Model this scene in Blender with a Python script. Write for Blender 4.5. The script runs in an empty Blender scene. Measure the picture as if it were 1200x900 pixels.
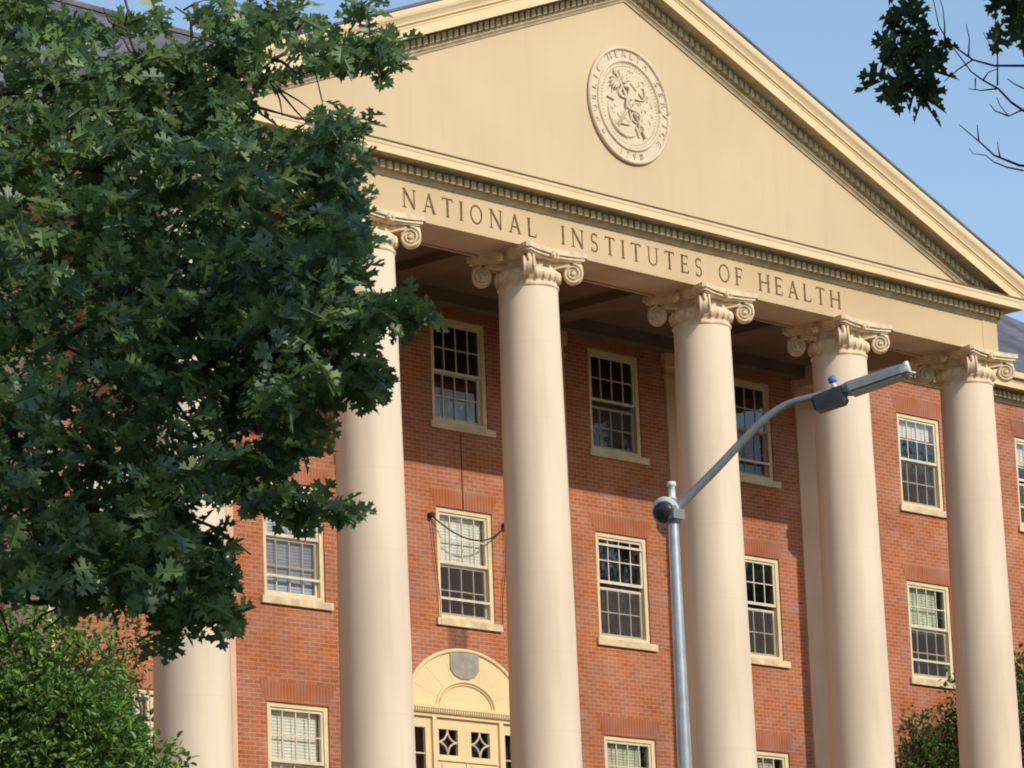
import bpy, math, random
import numpy as np
from mathutils import Vector, Matrix
random.seed(7); rng = np.random.default_rng(7)
S = bpy.context.scene
COL = S.collection
# ------------------------------------------------------------ camera
CAM = Vector((-44.382, -39.396, -7.472)); YAW, PITCH, ROLL, FPX = 0.81559, 0.22119, -0.03808, 4443.3
Fv = Vector((math.sin(YAW)*math.cos(PITCH), math.cos(YAW)*math.cos(PITCH), math.sin(PITCH)))
R0 = Vector((math.cos(YAW), -math.sin(YAW), 0)); U0 = R0.cross(Fv)
Rv = math.cos(ROLL)*R0 + math.sin(ROLL)*U0; Uv = -math.sin(ROLL)*R0 + math.cos(ROLL)*U0
cd = bpy.data.cameras.new('camera'); cam = bpy.data.objects.new('camera', cd); COL.objects.link(cam)
m = Matrix((Rv, Uv, -Fv)).transposed().to_4x4(); m.translation = CAM; cam.matrix_world = m
cd.sensor_width = 36; cd.lens = FPX/1200*36; cd.clip_start = .5; cd.clip_end = 3000
S.camera = cam
# ------------------------------------------------------------ light
SUN_DIR = Vector((-0.045, 1.0, -0.648)).normalized()
w = bpy.data.worlds.new('World'); S.world = w; w.use_nodes = True
nt = w.node_tree; bg = nt.nodes['Background']
sky = nt.nodes.new('ShaderNodeTexSky'); sky.sky_type = 'NISHITA'; sky.sun_disc = False
sky.sun_elevation = math.asin(-SUN_DIR.z); sky.sun_rotation = math.atan2(-SUN_DIR.x, -SUN_DIR.y)
sky.air_density = 1.15; sky.dust_density = 1.0; sky.ozone_density = 2.0; sky.altitude = 50
nt.links.new(sky.outputs[0], bg.inputs[0]); bg.inputs[1].default_value = 0.15
sl = bpy.data.lights.new('sun', 'SUN'); sl.energy = 2.85; sl.angle = math.radians(.55); sl.color = (1, .91, .79)
so = bpy.data.objects.new('sun', sl); COL.objects.link(so)
so.rotation_euler = SUN_DIR.to_track_quat('-Z', 'Y').to_euler(); so.location = (-10, -60, 50)
S.view_settings.view_transform = 'Standard'; S.view_settings.look = 'None'
S.view_settings.exposure = 0.22; S.view_settings.gamma = 1
S.render.engine = 'CYCLES'
S.cycles.filter_width = 1.9
S.cycles.transparent_max_bounces = 12

# ------------------------------------------------------------ helpers
def ray(px, py):
    d = Fv + Rv*((px-600)/FPX) - Uv*((py-450)/FPX)
    return d / math.hypot(d.x, d.y)
def at(px, py, dist):            # a spot in the place, `dist` metres away over the ground
    return CAM + ray(px, py)*dist

class MB:
    def __init__(s): s.v = []; s.f = []; s.mi = []; s.sm = []
    def add(s, vs, fs, mi=0, smooth=False):
        o = len(s.v); s.v += [tuple(v) for v in vs]
        s.f += [tuple(i+o for i in f) for f in fs]; s.mi += [mi]*len(fs); s.sm += [smooth]*len(fs)
        return s
    def box(s, x0, x1, y0, y1, z0, z1, mi=0):
        v = [(x, y, z) for z in (z0, z1) for y in (y0, y1) for x in (x0, x1)]
        return s.add(v, [(0,2,3,1),(4,5,7,6),(0,1,5,4),(2,6,7,3),(0,4,6,2),(1,3,7,5)], mi)
    def quad(s, a, b, c, d, mi=0): return s.add([a, b, c, d], [(0,1,2,3)], mi)
    def lathe(s, prof, cx=0, cy=0, n=48, mi=0, smooth=True, cap=True):
        vs = []
        for r, z in prof:
            for k in range(n):
                a = 2*math.pi*k/n; vs.append((cx+r*math.cos(a), cy+r*math.sin(a), z))
        fs = [(i*n+k, i*n+(k+1) % n, (i+1)*n+(k+1) % n, (i+1)*n+k) for i in range(len(prof)-1) for k in range(n)]
        s.add(vs, fs, mi, smooth)
        if cap:
            s.add(vs[:n], [tuple(range(n))[::-1]], mi); s.add(vs[-n:], [tuple(range(n))], mi)
        return s
    def tube(s, pts, rad, n=8, mi=0, smooth=True):
        pts = [Vector(p) for p in pts]
        if not hasattr(rad, '__len__'): rad = [rad]*len(pts)
        t0 = (pts[1]-pts[0]).normalized()
        up = Vector((0,0,1)) if abs(t0.z) < .9 else Vector((1,0,0))
        nrm = t0.cross(up).normalized(); vs = []
        for i, p in enumerate(pts):
            t = (pts[min(i+1, len(pts)-1)] - pts[max(i-1, 0)]).normalized()
            nrm = (nrm - t*nrm.dot(t)).normalized(); b = t.cross(nrm)
            for k in range(n):
                a = 2*math.pi*k/n; vs.append(p + (nrm*math.cos(a)+b*math.sin(a))*rad[i])
        L = len(pts)
        fs = [(i*n+k, i*n+(k+1) % n, (i+1)*n+(k+1) % n, (i+1)*n+k) for i in range(L-1) for k in range(n)]
        fs += [tuple(range(n))[::-1], tuple(range((L-1)*n, L*n))]
        return s.add(vs, fs, mi, smooth)
    def sweep(s, prof, paths, mi=0):     # paths: function (o, z) -> list of points; faces between neighbours of the profile
        rows = [paths(o, z) for o, z in prof]; m_ = len(rows[0])
        vs = [p for r in rows for p in r]
        fs = [(i*m_+k, (i+1)*m_+k, (i+1)*m_+k+1, i*m_+k+1) for i in range(len(rows)-1) for k in range(m_-1)]
        return s.add(vs, fs, mi)
    def prism(s, pts2, fn, d0, d1, mi=0):   # polygon in 2D, fn(u,v,depth)->xyz
        n = len(pts2); a = [fn(u, v, d0) for u, v in pts2]; b = [fn(u, v, d1) for u, v in pts2]
        return s.add(a+b, [tuple(range(n)), tuple(range(n, 2*n))[::-1]] + [(i, i+n, (i+1) % n+n, (i+1) % n) for i in range(n)], mi)
    def build(s, name, mats, parent=None, fix=True):
        me = bpy.data.meshes.new(name); me.from_pydata(s.v, [], s.f)
        if not isinstance(mats, (list, tuple)): mats = [mats]
        for m_ in mats: me.materials.append(m_)
        me.polygons.foreach_set('material_index', s.mi); me.polygons.foreach_set('use_smooth', s.sm)
        me.update()
        if fix:
            import bmesh
            bm = bmesh.new(); bm.from_mesh(me); bmesh.ops.recalc_face_normals(bm, faces=bm.faces); bm.to_mesh(me); bm.free()
        o = bpy.data.objects.new(name, me); COL.objects.link(o)
        if parent: o.parent = parent
        return o
def empty(name, loc=(0,0,0)):
    o = bpy.data.objects.new(name, None); COL.objects.link(o); o.location = loc; return o
def tag(o, label=None, cat=None, group=None, kind=None):
    for k, v in (('label', label), ('category', cat), ('group', group), ('kind', kind)):
        if v: o[k] = v
    return o
def put(o, parent):                       # parent while keeping world-space vertices
    o.parent = parent; o.matrix_parent_inverse = Matrix.Translation(-parent.location); return o

# ------------------------------------------------------------ materials
def mat(name, col, rough=.7, var=.12, scale=3., bump=.1, bscale=40., spec=.3, metal=0, streak=0, dirt=None, tint=None):
    m_ = bpy.data.materials.new(name); m_.use_nodes = True; n = m_.node_tree; N = n.nodes; L = n.links
    b = N['Principled BSDF']; b.inputs['Roughness'].default_value = rough; b.inputs['Metallic'].default_value = metal
    b.inputs['Specular IOR Level'].default_value = spec
    tc = N.new('ShaderNodeTexCoord')
    no = N.new('ShaderNodeTexNoise'); no.inputs['Scale'].default_value = scale; no.inputs['Detail'].default_value = 6
    if streak:
        mp = N.new('ShaderNodeMapping'); mp.inputs['Scale'].default_value = (1, 1, streak)
        L.new(tc.outputs['Object'], mp.inputs[0]); L.new(mp.outputs[0], no.inputs['Vector'])
    else: L.new(tc.outputs['Object'], no.inputs['Vector'])
    mx = N.new('ShaderNodeMix'); mx.data_type = 'RGBA'
    c2 = tint or tuple(c*(1-var*1.6) for c in col); c1 = tuple(min(1, c*(1+var)) for c in col)
    rp = N.new('ShaderNodeMapRange'); rp.inputs['From Min'].default_value = .35; rp.inputs['From Max'].default_value = .65
    L.new(no.outputs[0], rp.inputs[0]); L.new(rp.outputs[0], mx.inputs[0])
    mx.inputs[6].default_value = (*c2, 1); mx.inputs[7].default_value = (*c1, 1)
    L.new(mx.outputs[2], b.inputs['Base Color'])
    n2 = N.new('ShaderNodeTexNoise'); n2.inputs['Scale'].default_value = bscale; n2.inputs['Detail'].default_value = 4
    L.new(tc.outputs['Object'], n2.inputs['Vector'])
    bp = N.new('ShaderNodeBump'); bp.inputs['Strength'].default_value = bump; bp.inputs['Distance'].default_value = .02
    L.new(n2.outputs[0], bp.inputs['Height']); L.new(bp.outputs[0], b.inputs['Normal'])
    return m_
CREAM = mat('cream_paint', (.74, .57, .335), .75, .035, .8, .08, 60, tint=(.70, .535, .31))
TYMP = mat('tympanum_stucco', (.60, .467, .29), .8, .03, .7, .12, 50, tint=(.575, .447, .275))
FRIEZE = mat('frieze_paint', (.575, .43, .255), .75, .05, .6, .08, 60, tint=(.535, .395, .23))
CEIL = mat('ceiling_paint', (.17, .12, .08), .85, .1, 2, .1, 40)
CREAM2 = mat('cream_trim', (.74, .58, .35), .7, .06, 1.6, .05, 60, streak=.4)
COLUMN = mat('column_limestone', (.735, .60, .445), .8, .07, 1.6, .12, 90, streak=.18)
CAPM = mat('capital_stone', (.73, .58, .385), .8, .12, 7, .25, 50)
PILM = mat('pilaster_paint', (.70, .46, .29), .8, .06, 1.2, .1, 60)
SOFF = mat('soffit_paint', (.62, .45, .30), .8, .12, 1.2, .1, 40)
SILLM = mat('sill_stone', (.66, .53, .34), .8, .14, 4, .2, 60)
FRAMEM = mat('window_frame_paint', (.74, .61, .36), .55, .06, 4, .05, 50)
MUNT = mat('sash_paint', (.66, .60, .46), .5, .08, 5, .05, 50)
LETTER = mat('bronze_lettering', (.16, .09, .035), .7, .3, 14, .1, 50)
SEALM = mat('seal_plaster', (.66, .54, .39), .85, .05, 5, .25, 60)
SLATE = mat('roof_slate', (.12, .125, .15), .6, .25, 2, .3, 12)
GREYM = mat('weathered_plaque', (.33, .305, .26), .8, .1, 7, .2, 40)
BED = mat('shade_toned_bed_moulding', (.50, .405, .25), .85, .12, 5, .15, 60)  # cornice bed and dentils toned darker, their shade put into the colour
FLASH = mat('brown_flashing', (.16, .10, .055), .6, .2, 5, .05, 60)
DOORM = mat('door_cream', (.76, .60, .34), .6, .03, 2, .05, 50)
DARKM = mat('dark_interior', (.035, .032, .03), .9, .2, 2, 0)
ROOMM = mat('room_wall', (.10, .09, .08), .9, .2, 2, 0)
CABLE = mat('dark_cable', (.05, .035, .03), .6, .2, 9, 0)
GALV = mat('galvanised_steel', (.62, .645, .66), .30, .08, 6, .03, 90, metal=.75)
LAMPG = mat('grey_painted_steel', (.27, .275, .275), .42, .08, 9, .03, 90, metal=.3)
DARKST = mat('dark_steel', (.045, .05, .055), .38, .15, 9, .03, 90, metal=.2)
WHITEM = mat('white_plastic', (.72, .75, .74), .3, .03, 9, .03, 90)
BLUEM = mat('blue_plastic', (.07, .19, .50), .3, .06, 9, .03, 90)
LENS = mat('lamp_lens', (.16, .18, .16), .25, .1, 20, .05, 90, spec=.6)
BARK = mat('bark', (.10, .078, .06), .9, .35, 12, .8, 30)
TWIG = mat('twig_bark', (.11, .085, .07), .85, .2, 12, .2, 60)
PAVE = mat('paving_stone', (.24, .205, .165), .85, .12, 2, .2, 30)
BLIND_W = mat('white_blind', (.85, .84, .76), .7, .05, 3, 0)
BLIND_G = mat('greenish_blind', (.62, .66, .53), .7, .1, 3, 0)
BLIND_B = mat('bluish_blind', (.50, .56, .66), .7, .06, 3, 0)
GRASS = mat('lawn', (.045, .07, .022), .95, .4, .6, .6, 12)

def add_joints(m_, pitch, amt):      # faint mortar joints between the stone drums
    n = m_.node_tree; N = n.nodes; L = n.links; b = N['Principled BSDF']; src = b.inputs['Base Color'].links[0].from_socket
    tc = N.new('ShaderNodeTexCoord'); sp = N.new('ShaderNodeSeparateXYZ'); L.new(tc.outputs['Object'], sp.inputs[0])
    mo = N.new('ShaderNodeMath'); mo.operation = 'PINGPONG'; mo.inputs[1].default_value = pitch/2; L.new(sp.outputs[2], mo.inputs[0])
    lt_ = N.new('ShaderNodeMapRange'); lt_.inputs[1].default_value = .004; lt_.inputs[2].default_value = .012; lt_.inputs[3].default_value = amt; lt_.inputs[4].default_value = 0; L.new(mo.outputs[0], lt_.inputs[0])
    mx = N.new('ShaderNodeMix'); mx.data_type = 'RGBA'; L.new(lt_.outputs[0], mx.inputs[0]); L.new(src, mx.inputs[6]); mx.inputs[7].default_value = (.42, .30, .19, 1)
    # old rain streaks and grime, long and thin
    st = N.new('ShaderNodeTexNoise'); st.inputs['Scale'].default_value = 5; st.inputs['Detail'].default_value = 5; mp = N.new('ShaderNodeMapping'); mp.inputs['Scale'].default_value = (1.5, 1.5, .07)
    L.new(tc.outputs['Object'], mp.inputs[0]); L.new(mp.outputs[0], st.inputs['Vector'])
    sm = N.new('ShaderNodeMapRange'); sm.inputs[1].default_value = .52; sm.inputs[2].default_value = .75; sm.inputs[3].default_value = 0; sm.inputs[4].default_value = .22; L.new(st.outputs[0], sm.inputs[0])
    m2 = N.new('ShaderNodeMix'); m2.data_type = 'RGBA'; L.new(sm.outputs[0], m2.inputs[0]); L.new(mx.outputs[2], m2.inputs[6]); m2.inputs[7].default_value = (.46, .36, .25, 1)
    L.new(m2.outputs[2], b.inputs['Base Color'])
add_joints(COLUMN, 1.22, .09); add_joints(TYMP, 40, 0); add_joints(FRIEZE, 40, 0)
def brick_mat(name, soldier=False):
    m_ = bpy.data.materials.new(name); m_.use_nodes = True; n = m_.node_tree; N = n.nodes; L = n.links
    b = N['Principled BSDF']; b.inputs['Roughness'].default_value = .85; b.inputs['Specular IOR Level'].default_value = .2
    tc = N.new('ShaderNodeTexCoord'); sp = N.new('ShaderNodeSeparateXYZ'); L.new(tc.outputs['Object'], sp.inputs[0])
    ad = N.new('ShaderNodeMath'); L.new(sp.outputs[0], ad.inputs[0]); L.new(sp.outputs[1], ad.inputs[1])
    cb = N.new('ShaderNodeCombineXYZ')
    if soldier: L.new(sp.outputs[2], cb.inputs[0]); L.new(ad.outputs[0], cb.inputs[1])
    else: L.new(ad.outputs[0], cb.inputs[0]); L.new(sp.outputs[2], cb.inputs[1])
    # slightly uneven courses
    wn = N.new('ShaderNodeTexNoise'); wn.inputs['Scale'].default_value = 1.7; L.new(cb.outputs[0], wn.inputs['Vector'])
    wm = N.new('ShaderNodeVectorMath'); wm.operation = 'SCALE'; wm.inputs['Scale'].default_value = .012
    L.new(wn.outputs['Color'], wm.inputs[0]); wa = N.new('ShaderNodeVectorMath'); L.new(cb.outputs[0], wa.inputs[0]); L.new(wm.outputs[0], wa.inputs[1])
    br = N.new('ShaderNodeTexBrick'); L.new(wa.outputs[0], br.inputs['Vector'])
    br.inputs['Scale'].default_value = 1; br.inputs['Brick Width'].default_value = .42 if soldier else .203
    br.inputs['Row Height'].default_value = .0693; br.inputs['Mortar Size'].default_value = .0056
    br.inputs['Mortar Smooth'].default_value = .3; br.inputs['Bias'].default_value = -.1
    if soldier: br.offset = 0
    br.inputs['Color1'].default_value = (.43, .142, .058, 1); br.inputs['Color2'].default_value = (.34, .102, .045, 1)
    if soldier: br.inputs['Color1'].default_value = (.375, .120, .055, 1); br.inputs['Color2'].default_value = (.345, .108, .049, 1)
    br.inputs['Mortar'].default_value = (.50, .31, .20, 1) if not soldier else (.44, .24, .15, 1)
    n1 = N.new('ShaderNodeTexNoise'); n1.inputs['Scale'].default_value = .6; n1.inputs['Detail'].default_value = 5; L.new(tc.outputs['Object'], n1.inputs['Vector'])
    hs = N.new('ShaderNodeHueSaturation'); L.new(br.outputs[0], hs.inputs['Color'])
    r1 = N.new('ShaderNodeMapRange'); r1.inputs[1].default_value = .3; r1.inputs[2].default_value = .7; r1.inputs[3].default_value = .76; r1.inputs[4].default_value = 1.16
    L.new(n1.outputs[0], r1.inputs[0]); L.new(r1.outputs[0], hs.inputs['Value'])
    r2 = N.new('ShaderNodeMapRange'); r2.inputs[1].default_value = .3; r2.inputs[2].default_value = .7; r2.inputs[3].default_value = .86; r2.inputs[4].default_value = 1.06
    n3 = N.new('ShaderNodeTexNoise'); n3.inputs['Scale'].default_value = 2.3; L.new(tc.outputs['Object'], n3.inputs['Vector'])
    L.new(n3.outputs[0], r2.inputs[0]); L.new(r2.outputs[0], hs.inputs['Saturation'])
    last = hs.outputs[0]
    if not soldier:   # rust stains that ran down below the sill over the door
        def band(src, lo, hi, soft):
            a = N.new('ShaderNodeMapRange'); a.interpolation_type = 'SMOOTHSTEP'; a.inputs[1].default_value = lo-soft; a.inputs[2].default_value = lo+soft; L.new(src, a.inputs[0])
            c = N.new('ShaderNodeMapRange'); c.interpolation_type = 'SMOOTHSTEP'; c.inputs[1].default_value = hi-soft; c.inputs[2].default_value = hi+soft; c.inputs[3].default_value = 1; c.inputs[4].default_value = 0; L.new(src, c.inputs[0])
            p = N.new('ShaderNodeMath'); p.operation = 'MULTIPLY'; L.new(a.outputs[0], p.inputs[0]); L.new(c.outputs[0], p.inputs[1]); return p.outputs[0]
        xs = band(sp.outputs[0], -.48, -.02, .05); zs = band(sp.outputs[2], 1.8, 2.45, .04)
        st = N.new('ShaderNodeTexNoise'); st.inputs['Scale'].default_value = 9; smp = N.new('ShaderNodeMapping'); smp.inputs['Scale'].default_value = (1, 1, .08)
        L.new(tc.outputs['Object'], smp.inputs[0]); L.new(smp.outputs[0], st.inputs['Vector'])
        pr = N.new('ShaderNodeMath'); pr.operation = 'MULTIPLY'; L.new(xs, pr.inputs[0]); L.new(zs, pr.inputs[1])
        p2 = N.new('ShaderNodeMath'); p2.operation = 'MULTIPLY'; L.new(pr.outputs[0], p2.inputs[0]); L.new(st.outputs[0], p2.inputs[1])
        mx = N.new('ShaderNodeMix'); mx.data_type = 'RGBA'; L.new(p2.outputs[0], mx.inputs[0]); L.new(last, mx.inputs[6]); mx.inputs[7].default_value = (.02, .015, .015, 1); last = mx.outputs[2]
    L.new(last, b.inputs['Base Color'])
    bp = N.new('ShaderNodeBump'); bp.inputs['Strength'].default_value = .45; bp.inputs['Distance'].default_value = .008; bp.invert = True
    L.new(br.outputs['Fac'], bp.inputs['Height']); L.new(bp.outputs[0], b.inputs['Normal'])
    return m_
BRICK = brick_mat('red_brick'); SOLD = brick_mat('soldier_brick', True)

def glass_mat():
    m_ = bpy.data.materials.new('window_glass'); m_.use_nodes = True; n = m_.node_tree; N = n.nodes; L = n.links
    N.remove(N['Principled BSDF']); out = N['Material Output']
    tr = N.new('ShaderNodeBsdfTransparent'); tr.inputs[0].default_value = (.89, .90, .89, 1)
    gl = N.new('ShaderNodeBsdfGlossy'); gl.inputs['Roughness'].default_value = .02; gl.inputs[0].default_value = (.9, .95, 1, 1)
    fr = N.new('ShaderNodeFresnel'); fr.inputs[0].default_value = 1.5
    ml = N.new('ShaderNodeMath'); ml.operation = 'MULTIPLY'; ml.inputs[1].default_value = 1.7; L.new(fr.outputs[0], ml.inputs[0])
    tc = N.new('ShaderNodeTexCoord'); no = N.new('ShaderNodeTexNoise'); no.inputs['Scale'].default_value = 2.2; L.new(tc.outputs['Object'], no.inputs[0])
    bp = N.new('ShaderNodeBump'); bp.inputs['Strength'].default_value = .12; bp.inputs['Distance'].default_value = .05; L.new(no.outputs[0], bp.inputs['Height'])
    L.new(bp.outputs[0], gl.inputs['Normal'])
    mx = N.new('ShaderNodeMixShader'); L.new(ml.outputs[0], mx.inputs[0]); L.new(tr.outputs[0], mx.inputs[1]); L.new(gl.outputs[0], mx.inputs[2]); L.new(mx.outputs[0], out.inputs[0])
    return m_
def screen_mat():
    m_ = bpy.data.materials.new('insect_screen'); m_.use_nodes = True; n = m_.node_tree; N = n.nodes; L = n.links
    N.remove(N['Principled BSDF']); out = N['Material Output']
    tr = N.new('ShaderNodeBsdfTransparent'); df = N.new('ShaderNodeBsdfDiffuse'); df.inputs[0].default_value = (.15, .13, .12, 1)
    mx = N.new('ShaderNodeMixShader'); mx.inputs[0].default_value = .30
    L.new(tr.outputs[0], mx.inputs[1]); L.new(df.outputs[0], mx.inputs[2]); L.new(mx.outputs[0], out.inputs[0]); return m_
GLASS = glass_mat(); SCREEN = screen_mat()

def leaf_mat(name, dark, light, trans=.3, rough=.42, spec=.45):
    m_ = bpy.data.materials.new(name); m_.use_nodes = True; n = m_.node_tree; N = n.nodes; L = n.links
    b = N['Principled BSDF']; b.inputs['Roughness'].default_value = rough; b.inputs['Specular IOR Level'].default_value = spec
    g = N.new('ShaderNodeNewGeometry'); cr = N.new('ShaderNodeValToRGB')
    cr.color_ramp.elements[0].color = (*dark, 1); cr.color_ramp.elements[1].color = (*light, 1)
    L.new(g.outputs['Random Per Island'], cr.inputs[0]); L.new(cr.outputs[0], b.inputs['Base Color'])
    t = N.new('ShaderNodeBsdfTranslucent'); hs = N.new('ShaderNodeHueSaturation'); hs.inputs['Hue'].default_value = .47; hs.inputs['Value'].default_value = 1.6
    L.new(cr.outputs[0], hs.inputs['Color']); L.new(hs.outputs[0], t.inputs[0])
    mx = N.new('ShaderNodeMixShader'); mx.inputs[0].default_value = trans
    L.new(b.outputs[0], mx.inputs[1]); L.new(t.outputs[0], mx.inputs[2]); L.new(mx.outputs[0], N['Material Output'].inputs[0])
    return m_
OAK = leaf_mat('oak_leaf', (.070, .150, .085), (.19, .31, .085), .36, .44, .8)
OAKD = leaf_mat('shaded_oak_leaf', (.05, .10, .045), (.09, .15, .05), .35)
HOLLY = leaf_mat('bright_small_leaf', (.055, .15, .03), (.22, .38, .07), .3)
RUST = leaf_mat('rusty_leaf', (.16, .10, .03), (.24, .16, .05), .3)
MAGN = leaf_mat('dark_shrub_leaf', (.04, .10, .025), (.13, .23, .05), .25)

# ------------------------------------------------------------ setting: ground
D = 3.63; WY = D-.045                      # window plane, wall face
AX, B = 4.162, 3.6
COLX = [-AX/2-2*B, -AX/2-B, -AX/2, AX/2, AX/2+B, AX/2+2*B]
def gz(x, y):
    t = min(1, max(0, (-4-y)/36)); return -3.95 - 5.15*(t*t*(3-2*t))
g = MB(); xs = [-1500,-400,-120]+list(range(-80, 81, 4))+[120,400,1500]; ys = [-1500,-400,-120]+list(range(-80, 41, 4))+[120,400,1500]
g.add([(x, y, gz(x, y)) for y in ys for x in xs], [(j*len(xs)+i, j*len(xs)+i+1, (j+1)*len(xs)+i+1, (j+1)*len(xs)+i) for j in range(len(ys)-1) for i in range(len(xs)-1)], 0, True)
tag(g.build('ground', GRASS), kind='structure')
g = MB(); st = [(-1.9, x) for x in (0,)]
pw = [(y, gz(0, y)+.03) for y in range(-36, -11, 4)]+[(-11.05, gz(0, -11.05)+.03)]
vs = []
for y, z in pw: vs += [(-3, y, z+.004), (3, y, z+.004)]
g.add(vs, [(2*i, 2*i+1, 2*i+3, 2*i+2) for i in range(len(pw)-1)])
vs = []
for y in range(-11, -3): vs += [(-24, y, gz(0, y)+.03), (24, y, gz(0, y)+.03)]
g2 = MB(); g2.add(vs, [(2*i, 2*i+1, 2*i+3, 2*i+2) for i in range(len(vs)//2-1)]); g2.box(-24, 24, -4.0, -2.7, -3.99, -3.915)
tag(g2.build('bounce_pavement', PAVE), kind='structure')  # unseen broad paving, added to bounce sunlight up under the portico

tag(g.build('path', PAVE), kind='structure')

# ------------------------------------------------------------ the building
bld = empty('brick_building', (0, 0, -3.95))
tag(bld, 'red brick building with cream columned portico, pediment and tall sash windows', 'building')
def part(mb, name, mats, parent=bld, fix=True):
    o = mb.build(name, mats, fix=fix)
    if parent is bld: put(o, bld)
    else: o.parent = parent
    return o
ROWS = [(-1.07, .79), (2.448, 4.311), (5.745, 7.543)]
WXS = [-20.4, -16.30, -12.55, -7.481, -3.881, 0, 3.881, 7.481, 12.55, 16.30, 20.4]
HW = .66
holes = []
for i, x in enumerate(WXS):
    for r, (z0, z1) in enumerate(ROWS):
        if r == 0 and x == 0: continue
        holes.append((x-HW, x+HW, z0, z1))
XE = 23.; ZB, ZT = -4.05, 8.3
DC = -.13                                  # door centre
holes.append((DC-1.36, DC+1.36, -2.4, .985))
def wall_holes(mb, x0, x1, z0, z1, y0, y1, holes):
    X = sorted({x0, x1, *[h[0] for h in holes], *[h[1] for h in holes]}); Z = sorted({z0, z1, *[h[2] for h in holes], *[h[3] for h in holes]})
    inside = lambda a, c: any(h[0] < a < h[1] and h[2] < c < h[3] for h in holes)
    for i in range(len(X)-1):
        for j in range(len(Z)-1):
            if inside((X[i]+X[i+1])/2, (Z[j]+Z[j+1])/2): continue
            for y in (y0, y1): mb.quad((X[i], y, Z[j]), (X[i+1], y, Z[j]), (X[i+1], y, Z[j+1]), (X[i], y, Z[j+1]))
    for a, b_, c, d in holes:
        mb.quad((a,y0,c),(a,y1,c),(a,y1,d),(a,y0,d)); mb.quad((b_,y0,c),(b_,y1,c),(b_,y1,d),(b_,y0,d))
        mb.quad((a,y0,c),(b_,y0,c),(b_,y1,c),(a,y1,c)); mb.quad((a,y0,d),(b_,y0,d),(b_,y1,d),(a,y1,d))
wm = MB()
wall_holes(wm, -XE, XE, ZB, ZT, WY, WY+.35, holes)
for sx in (-XE, XE): wm.quad((sx, WY, ZB), (sx, WY+16, ZB), (sx, WY+16, ZT), (sx, WY, ZT))
wm.quad((-XE, WY+16, ZB), (XE, WY+16, ZB), (XE, WY+16, ZT), (-XE, WY+16, ZT))
wall = part(wm, 'wall', BRICK, fix=False)
rm = MB()
rm.quad((-XE+.3, WY+4, ZB), (XE-.3, WY+4, ZB), (XE-.3, WY+4, ZT), (-XE+.3, WY+4, ZT))
for z in (-2.42, 1.35, 4.95, 8.25): rm.box(-XE+.3, XE-.3, WY+.36, WY+3.99, z, z+.25)
for x in (-18.4, -14.5, -10, -5.7, -1.95, 1.95, 5.7, 10, 14.5, 18.4): rm.box(x-.06, x+.06, WY+.36, WY+3.98, ZB, ZT-.1)
part(rm, 'room_partitions', ROOMM, wall)
# jack arches of soldier bricks
for a, b_, c, d in holes[:-1]:
    jm = MB(); dz = .32 if d < 7 else .34
    jm.prism([(a-.02, d+.002), (b_+.02, d+.002), (b_+.16, d+dz), (a-.16, d+dz)], lambda u, v, y: (u, y, v), WY-.004, WY+.02)
    part(jm, 'brick_lintel', SOLD, wall)

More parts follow.
